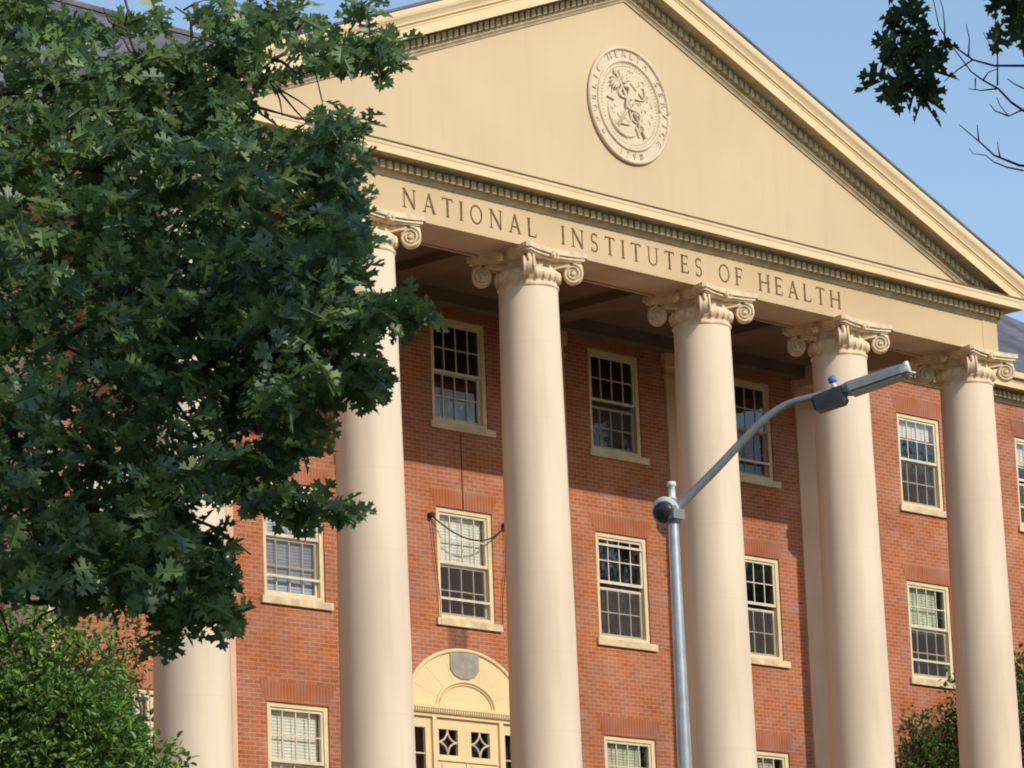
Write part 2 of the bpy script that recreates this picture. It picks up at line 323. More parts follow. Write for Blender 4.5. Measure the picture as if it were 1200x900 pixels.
def window(cx, r, rails=(), up=.5, screen=(), blind=None, blindm=None, blind0=0., board=None):
    z0, z1 = ROWS[r]; H = z1-z0; y = D
    fm = MB(); t = .085
    fm.box(cx-HW, cx-HW+t, y-.015, y+.12, z0, z1); fm.box(cx+HW-t, cx+HW, y-.015, y+.12, z0, z1)
    fm.box(cx-HW+t, cx+HW-t, y-.013, y+.12, z1-.075, z1); fm.box(cx-HW+t, cx+HW-t, y-.013, y+.12, z0, z0+.07)
    f = part(fm, 'window', FRAMEM)
    sm = MB(); sm.box(cx-HW-.09, cx+HW+.12, WY-.055, y+.1, z0-.12, z0-.003)
    part(sm, 'sill', SILLM, f)
    ix0, ix1, iz0, iz1 = cx-HW+t, cx+HW-t, z0+.07, z1-.075; h = iz1-iz0
    zmid = iz1-h*up
    s = MB()
    def sash(za, zb, yy, rows=2):
        rw = .045
        s.box(ix0, ix0+rw, yy, yy+.04, za, zb); s.box(ix1-rw, ix1, yy, yy+.04, za, zb)
        s.box(ix0+rw, ix1-rw, yy, yy+.04, zb-rw, zb); s.box(ix0+rw, ix1-rw, yy, yy+.04, za, za+rw+.005)
        for k in (1, 2, 3):
            xx = ix0+(ix1-ix0)*k/4; s.box(xx-.0095, xx+.0095, yy+.008, yy+.034, za+rw+.005, zb-rw)
        for k in range(1, rows):
            zz = za+(zb-za)*k/rows; s.box(ix0+rw, ix1-rw, yy+.01, yy+.032, zz-.0095, zz+.0095)
    sash(zmid, iz1, y+.01); gap = rails[0] if rails else 0
    sash(iz0+(0), zmid-gap+.03, y+.062)
    for rr in rails[1:]:
        zz = iz1-h*rr; s.box(ix0, ix1, y-.012, y+.006, zz-.018, zz+.022)
    part(s, 'sash', MUNT, f)
    gm = MB(); gm.quad((ix0, y+.03, zmid), (ix1, y+.03, zmid), (ix1, y+.03, iz1), (ix0, y+.03, iz1))
    gm.quad((ix0, y+.085, iz0), (ix1, y+.085, iz0), (ix1, y+.085, zmid+.02), (ix0, y+.085, zmid+.02))
    part(gm, 'glass', GLASS, f, fix=False)
    if screen:
        a, b_ = iz1-h*screen[1], iz1-h*screen[0]
        q = MB(); q.quad((ix0, y-.005, a), (ix1, y-.005, a), (ix1, y-.005, b_), (ix0, y-.005, b_)); part(q, 'insect_screen', SCREEN, f, fix=False)
    if blind:
        q = MB(); za = iz1-h*blind; zz = iz1-h*blind0
        while zz > za:
            q.box(ix0+.01, ix1-.01-(.12 if blindm is BLIND_G else 0), y+.13, y+.155, zz-.044, zz); zz -= .05
        part(q, 'blind', blindm, f)
    if board:
        q = MB(); q.box(ix0+.1, ix1-.06, y+.12, y+.14, iz0, iz1-h*board); part(q, 'window_board', BLIND_B, f)
    return f
for i, x in enumerate(WXS):
    for r in range(3):
        if r == 0 and x == 0: continue
        k = (i, r)
        if k == (4, 1): window(x, r, (.03, .84), .47, (.48, .84), .98, BLIND_B)
        elif k == (5, 1): window(x, r, (.03, .84), .50, (.5, 1), .50, BLIND_W)
        elif k == (6, 1): window(x, r, (.09, .08), .47, (.53, 1))
        elif k == (7, 1): window(x, r, (.09,), .47, (.53, 1))
        elif k == (8, 1): window(x, r, (.03, .83), .47, (.5, 1), .5, BLIND_G)
        elif k == (8, 2): window(x, r, (.0,), .50, (.5, 1), .2, BLIND_W)
        elif k == (5, 2): window(x, r, (.0,), .52, (), board=.66)
        elif k == (6, 2): window(x, r, (.11,), .50, (.5, 1))
        elif k == (7, 2): window(x, r, (.0, .85), .52, (.5, 1))
        elif k == (4, 0): window(x, r, (.0,), .50, (), 1., BLIND_W)
        elif k in ((6, 0), (7, 0)): window(x, r, (.0,), .50, (), .9, BLIND_G)
        elif k == (9, 2): window(x, r, (.06, .8), .48, (.55, 1), .3, BLIND_W)
        elif k == (3, 1): window(x, r, (.0,), .50, (), .7, BLIND_W)
        else: window(x, r, (.0,), .50, (.5, 1) if (i+r) % 2 else (), .3+.2*((i*r) % 3), BLIND_W)

# --- columns
ZS, ZA = -2.4, 7.58
def column(cx):
    c = MB(); H0 = -2.05; H1 = 7.0; rb, rt = .556, .468
    prof = []
    for k in range(25):
        t = k/24; z = H0+(H1-H0)*t; r = rb-(rb-rt)*(t**1.5*.55+t*.45); prof.append((r, z))
    prof = [(rb+.03, H0-.02), (rb+.02, H0)] + prof
    c.lathe(prof, cx, 0, 72, cap=False)
    o = part(c, 'column', COLUMN)
    k = MB()
    k.lathe([(.455, 6.975), (.468, 6.99), (.487, 7.003), (.492, 7.022), (.484, 7.042), (.462, 7.052), (.458, 7.10), (.475, 7.115), (.505, 7.155), (.522, 7.205), (.51, 7.255), (.46, 7.295), (.42, 7.31), (.41, 7.44)], cx, 0, 64)
    # egg and dart on the echinus
    for j in range(24):
        a = 2*math.pi*j/24; ex, ey = cx+.504*math.cos(a), .504*math.sin(a)
        rr = []
        for (zr, z) in [(0.004, 7.10), (.02, 7.12), (.034, 7.16), (.036, 7.20), (.026, 7.24), (.006, 7.26)]: rr.append((zr, z))
        k.lathe(rr, ex, ey, 8, cap=False)
    # abacus with concave sides and blunt corners
    def abacus(hw, ch, dep, z0, z1):
        pts = []
        for q in range(4):
            for j in range(9):
                u = -1+2*j/8; s_ = (1-u*u)*dep; x, y = u*(hw-ch), -(hw - s_)
                ca, sa = math.cos(q*math.pi/2), math.sin(q*math.pi/2); pts.append((cx+x*ca-y*sa, x*sa+y*ca))
        k.prism(pts, lambda u, v, z: (u, v, z), z0, z1)
    abacus(.70, .05, .11, 7.50, 7.578); abacus(.67, .05, .12, 7.455, 7.505); abacus(.63, .05, .12, 7.43, 7.458)
    # rosette in the middle of each side
    for q in range(4):
        a = q*math.pi/2; px, py = cx+.60*math.cos(a), .60*math.sin(a)
        n_ = Vector((math.cos(a), math.sin(a), 0)); t_ = Vector((-math.sin(a), math.cos(a), 0))
        for j in range(6):
            b_ = j*math.pi/3; c0 = Vector((px, py, 7.47)) + (t_*math.cos(b_)+Vector((0,0,1))*math.sin(b_))*.045
            k.tube([c0-n_*.02, c0+n_*.03, c0+n_*.045], [.034, .034, .012], 8)
        k.tube([Vector((px, py, 7.47)), Vector((px, py, 7.47))+n_*.07], [.03, .018], 8)
    # diagonal scrolls
    for q in range(4):
        a = math.pi/4+q*math.pi/2; d = Vector((math.cos(a), math.sin(a), 0)); n_ = Vector((-math.sin(a), math.cos(a), 0)); Z = Vector((0,0,1))
        C0 = Vector((cx, 0, 7.25)) + d*.712
        Rv_ = .158
        ring = [C0 + (d*math.cos(t)+Z*math.sin(t))*(Rv_-.012) for t in [2*math.pi*j/36 for j in range(36)]]
        th = .07
        vs = [p+n_*th for p in ring]+[p-n_*th for p in ring]
        k.add(vs, [tuple(range(36)), tuple(range(36, 72))[::-1]]); k.add(vs, [(j, (j+1) % 36, (j+1) % 36+36, j+36) for j in range(36)], 0, True)
        for sgn in (-1, 1):
            sp_ = []; rs = []
            for j in range(70):
                t = j/69; ang = math.pi/2 + 2*math.pi*2.6*t; rr = Rv_*(1-t)**.85*.93+.012
                # inward spiral, starting at the top and running outward first
                sp_.append(C0 + n_*sgn*(th+.006+.014*t) + d*(-math.cos(ang))*-rr*(-1) + Z*math.sin(ang)*rr); rs.append(.018*(1-.55*t)+.003)
            k.tube(sp_, rs, 7)
            k.tube([C0+n_*sgn*.03, C0+n_*sgn*(th+.035), C0+n_*sgn*(th+.045)], [.035, .033, .018], 12)
        # channel that sweeps from under the abacus centre out to the scroll
        band = [];
        for j in range(9):
            t = j/8; band.append((.26+.40*t, 7.345+.09*math.sin(t*math.pi/2)))
        for j in range(8):
            (r0, za), (r1, zb) = band[j], band[j+1]; w0, w1 = .16-.07*j/8, .16-.07*(j+1)/8
            p = []
            for (rr, zz, ww, hh) in ((r0, za, w0, .10), (r1, zb, w1, .10)):
                for sx, sz in ((-1,-1),(1,-1),(1,0),(-1,0)):
                    p.append(Vector((cx,0,zz+.02+sz*hh))+d*rr+n_*sx*ww)
            k.add(p, [(0,1,5,4),(1,2,6,5),(2,3,7,6),(3,0,4,7)])
        # leaf under the corner of the abacus
        k.tube([C0-d*.12+Z*.15, C0+d*.02+Z*.165, C0+d*.13+Z*.13, C0+d*.16+Z*.04], [.05, .045, .034, .010], 8)
    part(k, 'capital', CAPM, o)
    bs = MB(); bs.lathe([(.70, -2.27), (.73, -2.24), (.73, -2.2), (.69, -2.17), (.62, -2.165), (.60, -2.14), (.62, -2.11), (.65, -2.10), (.66, -2.08), (.64, -2.055), (.58, -2.05)], cx, 0, 64)
    bs.box(cx-.74, cx+.74, -.74, .74, -2.399, -2.27); part(bs, 'column_base', COLUMN, o)
    return o
col0 = column(COLX[0])
for cx in COLX[1:]:
    c = col0.copy(); COL.objects.link(c); c.location.x = col0.location.x + (cx-COLX[0])
    for ch in list(col0.children):
        d = ch.copy(); COL.objects.link(d); d.parent = c
# --- pilasters on the wall
for cx in COLX:
    q = MB(); q.box(cx-.47, cx+.47, WY-.045, WY+.02, -2.39, 7.25); o = part(q, 'pilaster', PILM)
    q = MB(); q.box(cx-.50, cx+.50, WY-.075, WY+.01, 7.25, 7.33); q.box(cx-.475, cx+.475, WY-.05, WY+.012, 7.33, 7.48); q.box(cx-.52, cx+.52, WY-.10, WY+.014, 7.48, 7.72); part(q, 'pilaster_capital', PILM, o)

# --- entablature
XF, YF = 9.71, -.43
en = MB()
en.box(-XF, XF, YF, .43, ZA+.0, 8.20)
for s in (-1, 1): en.box(*sorted((s*(XF-.86), s*(XF-.003))), .43, WY+.01, ZA, 8.198)
for s in (-1, 1): en.box(*sorted((s*9.285, s*(XF+.008))), YF-.008, YF+.02, ZA-.001, 8.19)
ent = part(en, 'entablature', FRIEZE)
sf = MB(); sf.box(-XF+.02, XF-.02, YF+.015, .415, ZA-.004, ZA+.01)
sf.box(-XF+.02, XF-.02, .43, .47, ZA-.03, ZA+.03)
part(sf, 'soffit', SOFF, ent)
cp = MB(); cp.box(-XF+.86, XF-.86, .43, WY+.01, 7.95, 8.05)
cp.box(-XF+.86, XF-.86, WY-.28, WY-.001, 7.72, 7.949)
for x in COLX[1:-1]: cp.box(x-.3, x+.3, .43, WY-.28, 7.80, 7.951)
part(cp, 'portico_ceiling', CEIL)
PROF = [(-.02, 8.168), (.025, 8.17), (.03, 8.19), (.055, 8.225), (.07, 8.23), (.07, 8.365), (.10, 8.37), (.15, 8.395), (.16, 8.41), (.34, 8.41), (.345, 8.395), (.37, 8.395), (.37, 8.505), (.378, 8.51), (.385, 8.535), (.385, 8.56), (.35, 8.565), (.335, 8.60), (-.1, 8.62)]
def pth(o, z): return [(-XF-o, WY, z), (-XF-o, YF-o, z), (XF+o, YF-o, z), (XF+o, WY, z)]
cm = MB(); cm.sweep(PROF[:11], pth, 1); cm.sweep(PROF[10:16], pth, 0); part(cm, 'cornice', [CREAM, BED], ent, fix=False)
cm = MB(); cm.sweep([(.34, 8.561), (.394, 8.563), (.394, 8.590), (.30, 8.612), (-.1, 8.64)], pth); part(cm, 'flashing', FLASH, ent, fix=False)
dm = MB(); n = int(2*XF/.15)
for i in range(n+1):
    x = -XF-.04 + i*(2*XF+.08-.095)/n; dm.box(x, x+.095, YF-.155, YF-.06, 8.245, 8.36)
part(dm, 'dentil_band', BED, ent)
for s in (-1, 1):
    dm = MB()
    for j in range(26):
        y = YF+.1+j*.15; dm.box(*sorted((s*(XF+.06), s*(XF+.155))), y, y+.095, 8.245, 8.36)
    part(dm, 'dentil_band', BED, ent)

# lettering, serif capitals
TH = .042; TN = .021
def arc(cx, cy, rx, ry, a0, a1, n=20): return [(cx+rx*math.cos(math.radians(a0+(a1-a0)*i/n)), cy+ry*math.sin(math.radians(a0+(a1-a0)*i/n))) for i in range(n+1)]
def glyph(ch):   # strokes: (polyline, width); unit cap height .30
    h = .30
    def ser(x, y, w=.04): return ([(x-w, y), (x+w, y)], .011)
    G = {
     'I': (.06, [([(.03, 0), (.03, h)], TH), ser(.03, .005), ser(.03, h-.005)]),
     'N': (.27, [([(.03, 0), (.03, h)], TN), ([(.025, h), (.245, 0)], TH), ([(.24, 0), (.24, h)], TN), ser(.03, .005), ser(.02, h-.005, .03), ser(.24, h-.005)]),
     'A': (.26, [([(.03, 0), (.13, h)], TN), ([(.128, h), (.235, 0)], TH), ([(.07, .1), (.19, .1)], TN), ser(.03, .005), ser(.235, .005)]),
     'T': (.22, [([(.11, 0), (.11, h)], TH), ([(0, h-.01), (.22, h-.01)], TN), ([(.008, h), (.0, h-.05)], .014), ([(.212, h), (.22, h-.05)], .014), ser(.11, .005)]),
     'O': (.28, [(arc(.14, h/2, .118, h/2-.008, 0, 360, 36), .027)]),
     'L': (.19, [([(.03, 0), (.03, h)], TH), ([(.03, .01), (.18, .01)], TN), ([(.178, 0), (.19, .06)], .014), ser(.03, h-.005)]),
     'S': (.17, [(arc(.085, .222, .062, .07, 45, 270, 16)+arc(.085, .078, .068, .075, 90, -140, 16)[1:], .028), ([(.14, h), (.142, h-.06)], .013), ([(.022, .0), (.02, .065)], .013)]),
     'U': (.25, [([(.03, h), (.03, .1)]+arc(.125, .1, .095, .092, 180, 360, 14)+[(.22, .1), (.22, h)], .024), ser(.03, h-.005), ser(.22, h-.005)]),
     'E': (.18, [([(.03, 0), (.03, h)], TH), ([(.03, .01), (.17, .01)], TN), ([(.03, h-.01), (.16, h-.01)], TN), ([(.03, .155), (.135, .155)], TN), ([(.17, 0), (.18, .055)], .013), ([(.16, h), (.162, h-.05)], .013), ([(.135, .13), (.135, .18)], .013), ser(.02, .005, .03), ser(.02, h-.005, .03)]),
     'F': (.17, [([(.03, 0), (.03, h)], TH), ([(.03, h-.01), (.16, h-.01)], TN), ([(.03, .15), (.13, .15)], TN), ([(.16, h), (.162, h-.05)], .013), ([(.13, .125), (.13, .175)], .013), ser(.03, .005), ser(.02, h-.005, .03)]),
     'H': (.27, [([(.03, 0), (.03, h)], TH), ([(.24, 0), (.24, h)], TH), ([(.03, .155), (.24, .155)], TN), ser(.03, .005), ser(.24, .005), ser(.03, h-.005), ser(.24, h-.005)])}
    return G[ch]
def stroke(mb, pts, wd, fn, depth):
    L, Rr = [], []
    for i, p in enumerate(pts):
        a = pts[max(i-1, 0)]; b_ = pts[min(i+1, len(pts)-1)]
        if i == 0 and pts[0] == pts[-1] or False: pass
        dx, dy = b_[0]-a[0], b_[1]-a[1]; l = math.hypot(dx, dy) or 1
        nx, ny = -dy/l*wd/2, dx/l*wd/2; L.append((p[0]+nx, p[1]+ny)); Rr.append((p[0]-nx, p[1]-ny))
    n_ = len(pts); vs = [fn(u, v, depth) for u, v in L+Rr]+[fn(u, v, 0) for u, v in L+Rr]; N2 = 2*n_
    fs = []
    for i in range(n_-1):
        fs += [(i, i+1, n_+i+1, n_+i), (i, N2+i, N2+i+1, i+1), (n_+i, n_+i+1, N2+n_+i+1, N2+n_+i)]
    fs += [(0, n_, N2+n_, N2), (n_-1, N2+n_-1, N2+2*n_-1, 2*n_-1)]
    mb.add(vs, fs)
for word, x0, x1 in [('NATIONAL', -5.24, -2.31), ('INSTITUTES', -1.72, 1.65), ('OF', 2.07, 2.67), ('HEALTH', 3.10, 5.25)]:
    ws = [glyph(c)[0] for c in word]; gap = (x1-x0-sum(ws))/(len(word)-1); x = x0
    for c, wd in zip(word, ws):
        lt = MB()
        for k_, (pts, sw) in enumerate(glyph(c)[1]):
            stroke(lt, pts, sw, lambda u, v, d_, x=x: (x+u, YF-d_, 7.745+v), .006+.0006*k_)
        x += wd+gap
        part(lt, 'letter', LETTER, ent)

# --- pediment
SL = .393
tm = MB(); tm.prism([(-9.6, 8.56), (9.6, 8.56), (0, 8.56+9.6*SL+.02)], lambda u, v, y: (u, y, v), YF, YF+.3)
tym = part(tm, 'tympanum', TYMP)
RP = [(-.02, 12.12), (.025, 12.12), (.03, 12.14), (.055, 12.175), (.07, 12.18), (.07, 12.38), (.10, 12.385), (.15, 12.395), (.16, 12.405), (.345, 12.415), (.35, 12.40), (.376, 12.40), (.376, 12.565), (.388, 12.57), (.388, 12.592), (.352, 12.594), (.352, 12.622), (.398, 12.626), (.402, 12.66), (.425, 12.705), (.455, 12.75), (.465, 12.79), (.465, 12.862), (.42, 12.87), (-.4, 12.87)]
for s in (-1, 1):
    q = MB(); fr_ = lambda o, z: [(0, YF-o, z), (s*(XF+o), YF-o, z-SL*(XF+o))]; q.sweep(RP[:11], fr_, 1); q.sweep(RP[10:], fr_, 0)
    sec = [(s*(XF+max(o, 0)), YF-o, z-SL*(XF+max(o, 0))) for o, z in RP if z > 12.4]; q.add(sec, [tuple(range(len(sec)))])
    # gutter moulding running back along the side
    q.sweep([p for p in RP if p[1] > 12.57 and p[0] > 0], lambda o, z: [(s*(XF+o), YF-o, z-SL*(XF+o)), (s*(XF+o), WY+.5, z-SL*(XF+o))])
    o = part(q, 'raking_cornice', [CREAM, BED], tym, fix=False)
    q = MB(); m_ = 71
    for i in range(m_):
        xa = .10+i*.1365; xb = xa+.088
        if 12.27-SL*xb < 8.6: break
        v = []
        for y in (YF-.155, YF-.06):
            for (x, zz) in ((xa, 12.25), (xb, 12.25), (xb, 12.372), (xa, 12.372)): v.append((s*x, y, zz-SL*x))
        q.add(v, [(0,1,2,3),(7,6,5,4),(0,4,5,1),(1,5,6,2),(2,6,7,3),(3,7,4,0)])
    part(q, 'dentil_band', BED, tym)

# seal
SZ = 10.345; SR = .975
def sfn(u, v, d_): return (u, YF-d_, SZ+v)
sm_ = MB()
def disc(mb, r, d0, d1, n=72): mb.prism([(r*math.cos(2*math.pi*i/n), r*math.sin(2*math.pi*i/n)) for i in range(n)], sfn, d0, d1)
disc(sm_, SR, -.01, .03)
seal = part(sm_, 'seal', SEALM, tym)
sr = MB()
def ringt(mb, r, rad, dep, n=64):
    pts = [(r*math.cos(2*math.pi*i/n), YF-dep, SZ+r*math.sin(2*math.pi*i/n)) for i in range(n+1)]; mb.tube(pts, rad, 8)
ringt(sr, SR-.02, .034, .035); ringt(sr, SR-.23, .030, .035); ringt(sr, SR-.27, .010, .03)
def rl(pts, rad, dep=.034): sr.tube([(u, YF-dep, SZ+v) for u, v in pts], rad, 8)
# anchor: shank from lower left to upper right
ca = math.radians(-38)
def rt_(u, v): return (u*math.cos(ca)-v*math.sin(ca), u*math.sin(ca)+v*math.cos(ca))
rl([rt_(0, -.52), rt_(0, .46)], [.035, .028]); rl([rt_(*p) for p in arc(0, .52, .06, .06, 0, 360, 14)], .016)
rl([rt_(-.2, .34), rt_(.2, .34)], .026)
rl([rt_(*p) for p in arc(0, -.14, .42, .42, 205, 335, 20)], [.02+.02*math.sin(math.pi*i/20) for i in range(21)])
for sgn in (-1, 1):
    bx, by = .38*sgn, -.32
    sr.prism([rt_(bx+.09*sgn, by+.02), rt_(bx-.07*sgn, by+.10), rt_(bx+.03*sgn, by+.2)] if sgn > 0 else [rt_(bx+.09*sgn, by+.02), rt_(bx+.03*sgn, by+.2), rt_(bx-.07*sgn, by+.10)], sfn, .02, .065)
# rope round the shank
rp_ = []
for i in range(60):
    t = i/59; rp_.append(rt_(.13*math.sin(t*math.pi*3.2)+.05, .5-.95*t))
rl(rp_, .014, .05)
# staff with two snakes, crossing the anchor
cb_ = math.radians(33)
def rs_(u, v): return (u*math.cos(cb_)-v*math.sin(cb_), u*math.sin(cb_)+v*math.cos(cb_))
rl([rs_(0, -.6), rs_(0, .56)], [.02, .024], .055)
for sgn in (-1, 1):
    pp = []; rr = []
    for i in range(60):
        t = i/59; pp.append(rs_(sgn*(.13-.06*t)*math.sin(t*math.pi*3.5+.4)*(1 if t > .05 else .5), .34-.82*t)); rr.append(.026*(1-.6*t))
    sr.tube([(u, YF-.06-.012*sgn, SZ+v) for u, v in pp], rr, 7)
for sgn in (-1, 1):
    for j in range(6):
        a = math.radians(62-20*j); l = .33-.035*j
        rl([rs_(sgn*.02, .43), rs_(sgn*(.02+l*math.cos(a)*.6), .43+l*math.sin(a)*.5), rs_(sgn*(.02+l*math.cos(a)), .43+l*math.sin(a)*.6-.03)], [.024, .03, .010], .05)
rl([rs_(*p) for p in arc(0, .6, .03, .03, 0, 360, 8)], .024, .05)
for i in range(72):
    a = 2*math.pi*i/72; c_ = ((SR-.315)*math.cos(a), (SR-.315)*math.sin(a)); sr.tube([(c_[0], YF-.025, SZ+c_[1]), (c_[0], YF-.045, SZ+c_[1])], [.016, .009], 6)
lr = random.Random(3)
for i in range(46):          # small ripples of the carved ground and the fouled rope
    a = lr.uniform(0, 6.28); rr_ = lr.uniform(.2, .6); x_, y_ = rr_*math.cos(a), rr_*math.sin(a); b2 = a+lr.uniform(.9, 2.2)
    rl([(x_, y_), (x_+.05*math.cos(b2), y_+.05*math.sin(b2)), (x_+.09*math.cos(b2+.6), y_+.09*math.sin(b2+.6))], [.012, .018, .006], .030)
# lettering on the ring, from the built-in font
def ring_text(txt, r, a0, step, size, flip=0):
    for i, ch in enumerate(txt):
        if ch == ' ': continue
        cu = bpy.data.curves.new('t', 'FONT'); cu.body = ch; cu.size = size; cu.extrude = .016; cu.align_x = 'CENTER'; cu.align_y = 'CENTER'; cu.resolution_u = 3
        ob = bpy.data.objects.new('t', cu); COL.objects.link(ob); dg = bpy.context.evaluated_depsgraph_get()
        me = bpy.data.meshes.new_from_object(ob.evaluated_get(dg)); bpy.data.objects.remove(ob)
        a = math.radians(a0-step*i); up = a-math.pi/2+flip
        vs = []
        for v in me.vertices:
            x, y = v.co.x*math.cos(up)-v.co.y*math.sin(up), v.co.x*math.sin(up)+v.co.y*math.cos(up)
            vs.append((r*math.cos(a)+x, YF-.034-v.co.z, SZ+r*math.sin(a)+y))
        sr.add(vs, [tuple(p.vertices) for p in me.polygons])
ring_text('PUBLIC HEALTH SERVICE', .855, 205, 12.1, .16)
ring_text('1798', .855, 253, -11, .15, math.pi)
for a in (-73.5, 220):
    pts = []
    for i in range(10):
        rr = .05 if i % 2 == 0 else .02; t = math.radians(36*i+90); pts.append((.855*math.cos(math.radians(a))+rr*math.cos(t), .855*math.sin(math.radians(a))+rr*math.sin(t)))
    sr.prism(pts, sfn, .02, .05)
sr.build('seal_relief', SEALM, None).parent = tym

# --- roofs
pr = MB()
for s in (-1, 1):
    x1 = XF+.49; z0, z1 = 12.875, 12.875-SL*x1
    P = [(0, YF-.48, z0), (s*x1, YF-.48, z1), (s*x1, 11, z1), (0, 11, z0)]
    Q = [(p[0], p[1], p[2]+.045) for p in P]; pr.add(P+Q, [(0,1,2,3),(7,6,5,4),(0,4,5,1),(1,5,6,2),(2,6,7,3),(3,7,4,0)])
part(pr, 'portico_roof', SLATE)
mr = MB(); ex = XE+.45; ye = WY-.42; ze = 8.66; yr = 10.; zr = 14.12; yb = 16.9; xr = 13.5
mr.add([(-ex, ye, ze), (ex, ye, ze), (xr, yr, zr), (-xr, yr, zr), (-ex, yb, ze), (ex, yb, ze)], [(0,1,2,3), (1,5,2), (5,4,3,2), (4,0,3), (0,4,5,1)])
mro = part(mr, 'roof', SLATE)
rc = MB(); rc.box(-xr, xr, yr-.1, yr+.1, zr-.03, zr+.06); part(rc, 'ridge_cap', mat('ridge_lead', (.13, .12, .12), .6, .2, 3, .2, 20), mro)
# slate courses as thin steps
sc = MB(); nC = 30
for i in range(1, nC):
    t = i/nC; y = ye+(yr-ye)*t; z = ze+(zr-ze)*t; xx = ex+(xr-ex)*t
    sc.quad((-xx, y-.01, z+.02), (xx, y-.01, z+.02), (xx, y-.016, z-.02), (-xx, y-.016, z-.02))
    t2 = (i+1)/nC; y2 = ye+(yr-ye)*t2; z2 = ze+(zr-ze)*t2; xx2 = ex+(xr-ex)*t2
    sc.quad((-xx, y-.01, z+.02), (xx, y-.01, z+.02), (xx2, y2, z2+.003), (-xx2, y2, z2+.003))
part(sc, 'slate_courses', SLATE, mro, fix=False)
for s in (-1, 1):
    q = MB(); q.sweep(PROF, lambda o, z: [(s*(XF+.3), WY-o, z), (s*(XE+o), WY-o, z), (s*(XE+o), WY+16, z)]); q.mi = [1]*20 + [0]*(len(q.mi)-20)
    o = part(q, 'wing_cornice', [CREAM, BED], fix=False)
    q = MB()
    for i in range(86):
        x = XF+.35+i*.15; q.box(*sorted((s*x, s*(x+.095))), WY-.155, WY-.06, 8.245, 8.36)
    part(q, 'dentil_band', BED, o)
    gq = MB(); gq.box(*sorted((s*(XF+.5), s*(XE+.42))), WY-.47, WY-.33, 8.585, 8.70); part(gq, 'gutter', CREAM, o)

# --- portico floor and steps
fl = MB(); fl.box(-10.6, 10.6, -1.0, WY, -3.95, -2.4); flo = part(fl, 'portico_floor', PAVE)
for i in range(9):
    z = -2.4-.155*(i+1); y = -1.0-.33*(i+1)
    q = MB(); q.box(-10.6, 10.6, y, y+.333, -3.96, z+.002*0-.001); part(q, 'step', PAVE, flo)

# --- doorway under the arch
dm_ = MB()
def efn(u, v, y): return (DC+u, y, v)
zsp = .97
def el(hw, ri, n=28): return [(hw*math.cos(math.pi*i/n), zsp+ri*math.sin(math.pi*i/n)) for i in range(n+1)]
dm_.prism(el(1.36, .97), efn, WY-.008, WY+.05)             # cream tympanum of the arch, laid on the brick
dsur = part(dm_, 'door_surround', DOORM)
q = MB()
def ell_tube(hw, ri, rad, yy): q.tube([(DC+u, yy, v) for u, v in el(hw, ri, 40)], rad, 8)
ell_tube(1.36, .97, .035, WY-.012); ell_tube(.68, .45, .028, WY-.02); ell_tube(.62, .40, .014, WY-.02)
for i in range(1, 8):
    a = math.pi*i/8; q.tube([(DC+.72*math.cos(a), WY-.008, zsp+.48*math.sin(a)), (DC+1.3*math.cos(a), WY-.008, zsp+.93*math.sin(a))], .004, 6)
part(q, 'arch_moulding', DOORM, dsur)
q = MB(); q.box(DC-1.40, DC+1.40, WY-.10, WY+.03, .93, .985); q.box(DC-1.37, DC+1.37, WY-.06, WY+.03, .86, .93); q.box(DC-1.36, DC+1.36, WY-.03, WY+.05, .80, .86)
for i in range(52): x = DC-1.35+i*.0527; q.box(x, x+.03, WY-.095, WY-.061, .875, .925)
part(q, 'door_cornice', DOORM, dsur)
q = MB(); PL = [(-.5, 1.93), (.18, 1.93)]
q.prism([(-.33, 1.905), (.33, 1.905), (.335, 1.62), (.24, 1.52), (.08, 1.465), (-.08, 1.465), (-.24, 1.52), (-.335, 1.62)], lambda u, v, y: (DC-.01+u, y, v), WY-.03, WY-.009)
part(q, 'plaque', GREYM, dsur)
q = MB(); hol = [(DC-.62, DC-.18, .20, .62), (DC+.13, DC+.57, .20, .62), (DC-1.24, DC-.93, -1.9, .62), (DC+.93, DC+1.24, -1.9, .62)]
wall_holes(q, DC-1.36, DC+1.36, -2.4, .80, WY+.02, WY+.08, hol)
for x in (-.80, .76): q.box(DC+x, DC+x+.09, WY-.03, WY+.021, -2.38, .80)
for x0_, x1_ in ((-.66, -.03), (.03, .66)):
    for za, zb in ((-.75, .05), (-2.2, -.95)):
        q.box(DC+x0_+.08, DC+x1_-.08, WY+.0, WY+.021, za, zb)
q.box(DC-.70, DC+.74, WY-.01, WY+.021, .10, .13); q.box(DC-.012, DC+.012, WY+.0, WY+.022, -2.3, .095)
part(q, 'door', DOORM, dsur, fix=False)
LATT = mat('lattice_paint', (.62, .5, .36), .6)
for a, b_, c, d in hol:
    q = MB()
    cx, cz = (a+b_)/2, (c+d)/2; hw, hh = (b_-a)/2, (d-c)/2
    if hh < .4:
        for sx in (-1, 1):
            for sz in (-1, 1):
                q.tube([(cx+sx*hw*(1-math.cos(t)), WY+.045, cz+sz*hh*(1-math.sin(t))) for t in [math.pi/2*i/10 for i in range(11)]], .018, 6)
        q.tube([(cx, WY+.045, c), (cx, WY+.045, cz-hh*.55)], .01, 6); q.tube([(cx, WY+.045, d), (cx, WY+.045, cz+hh*.55)], .01, 6)
    else:
        for k in range(1, 6): z = c+(d-c)*k/6; q.box(a, b_, WY+.035, WY+.055, z-.012, z+.012)
    part(q, 'lattice', LATT, dsur)
q = MB()
for a, b_, c, d in hol: q.quad((a, WY+.07, c), (b_, WY+.07, c), (b_, WY+.07, d), (a, WY+.07, d))
part(q, 'glass', GLASS, dsur, fix=False)
q = MB(); q.box(DC-1.36, DC+1.36, WY+.25, WY+.3, -2.4, .985); part(q, 'dark_lobby', DARKM, dsur)

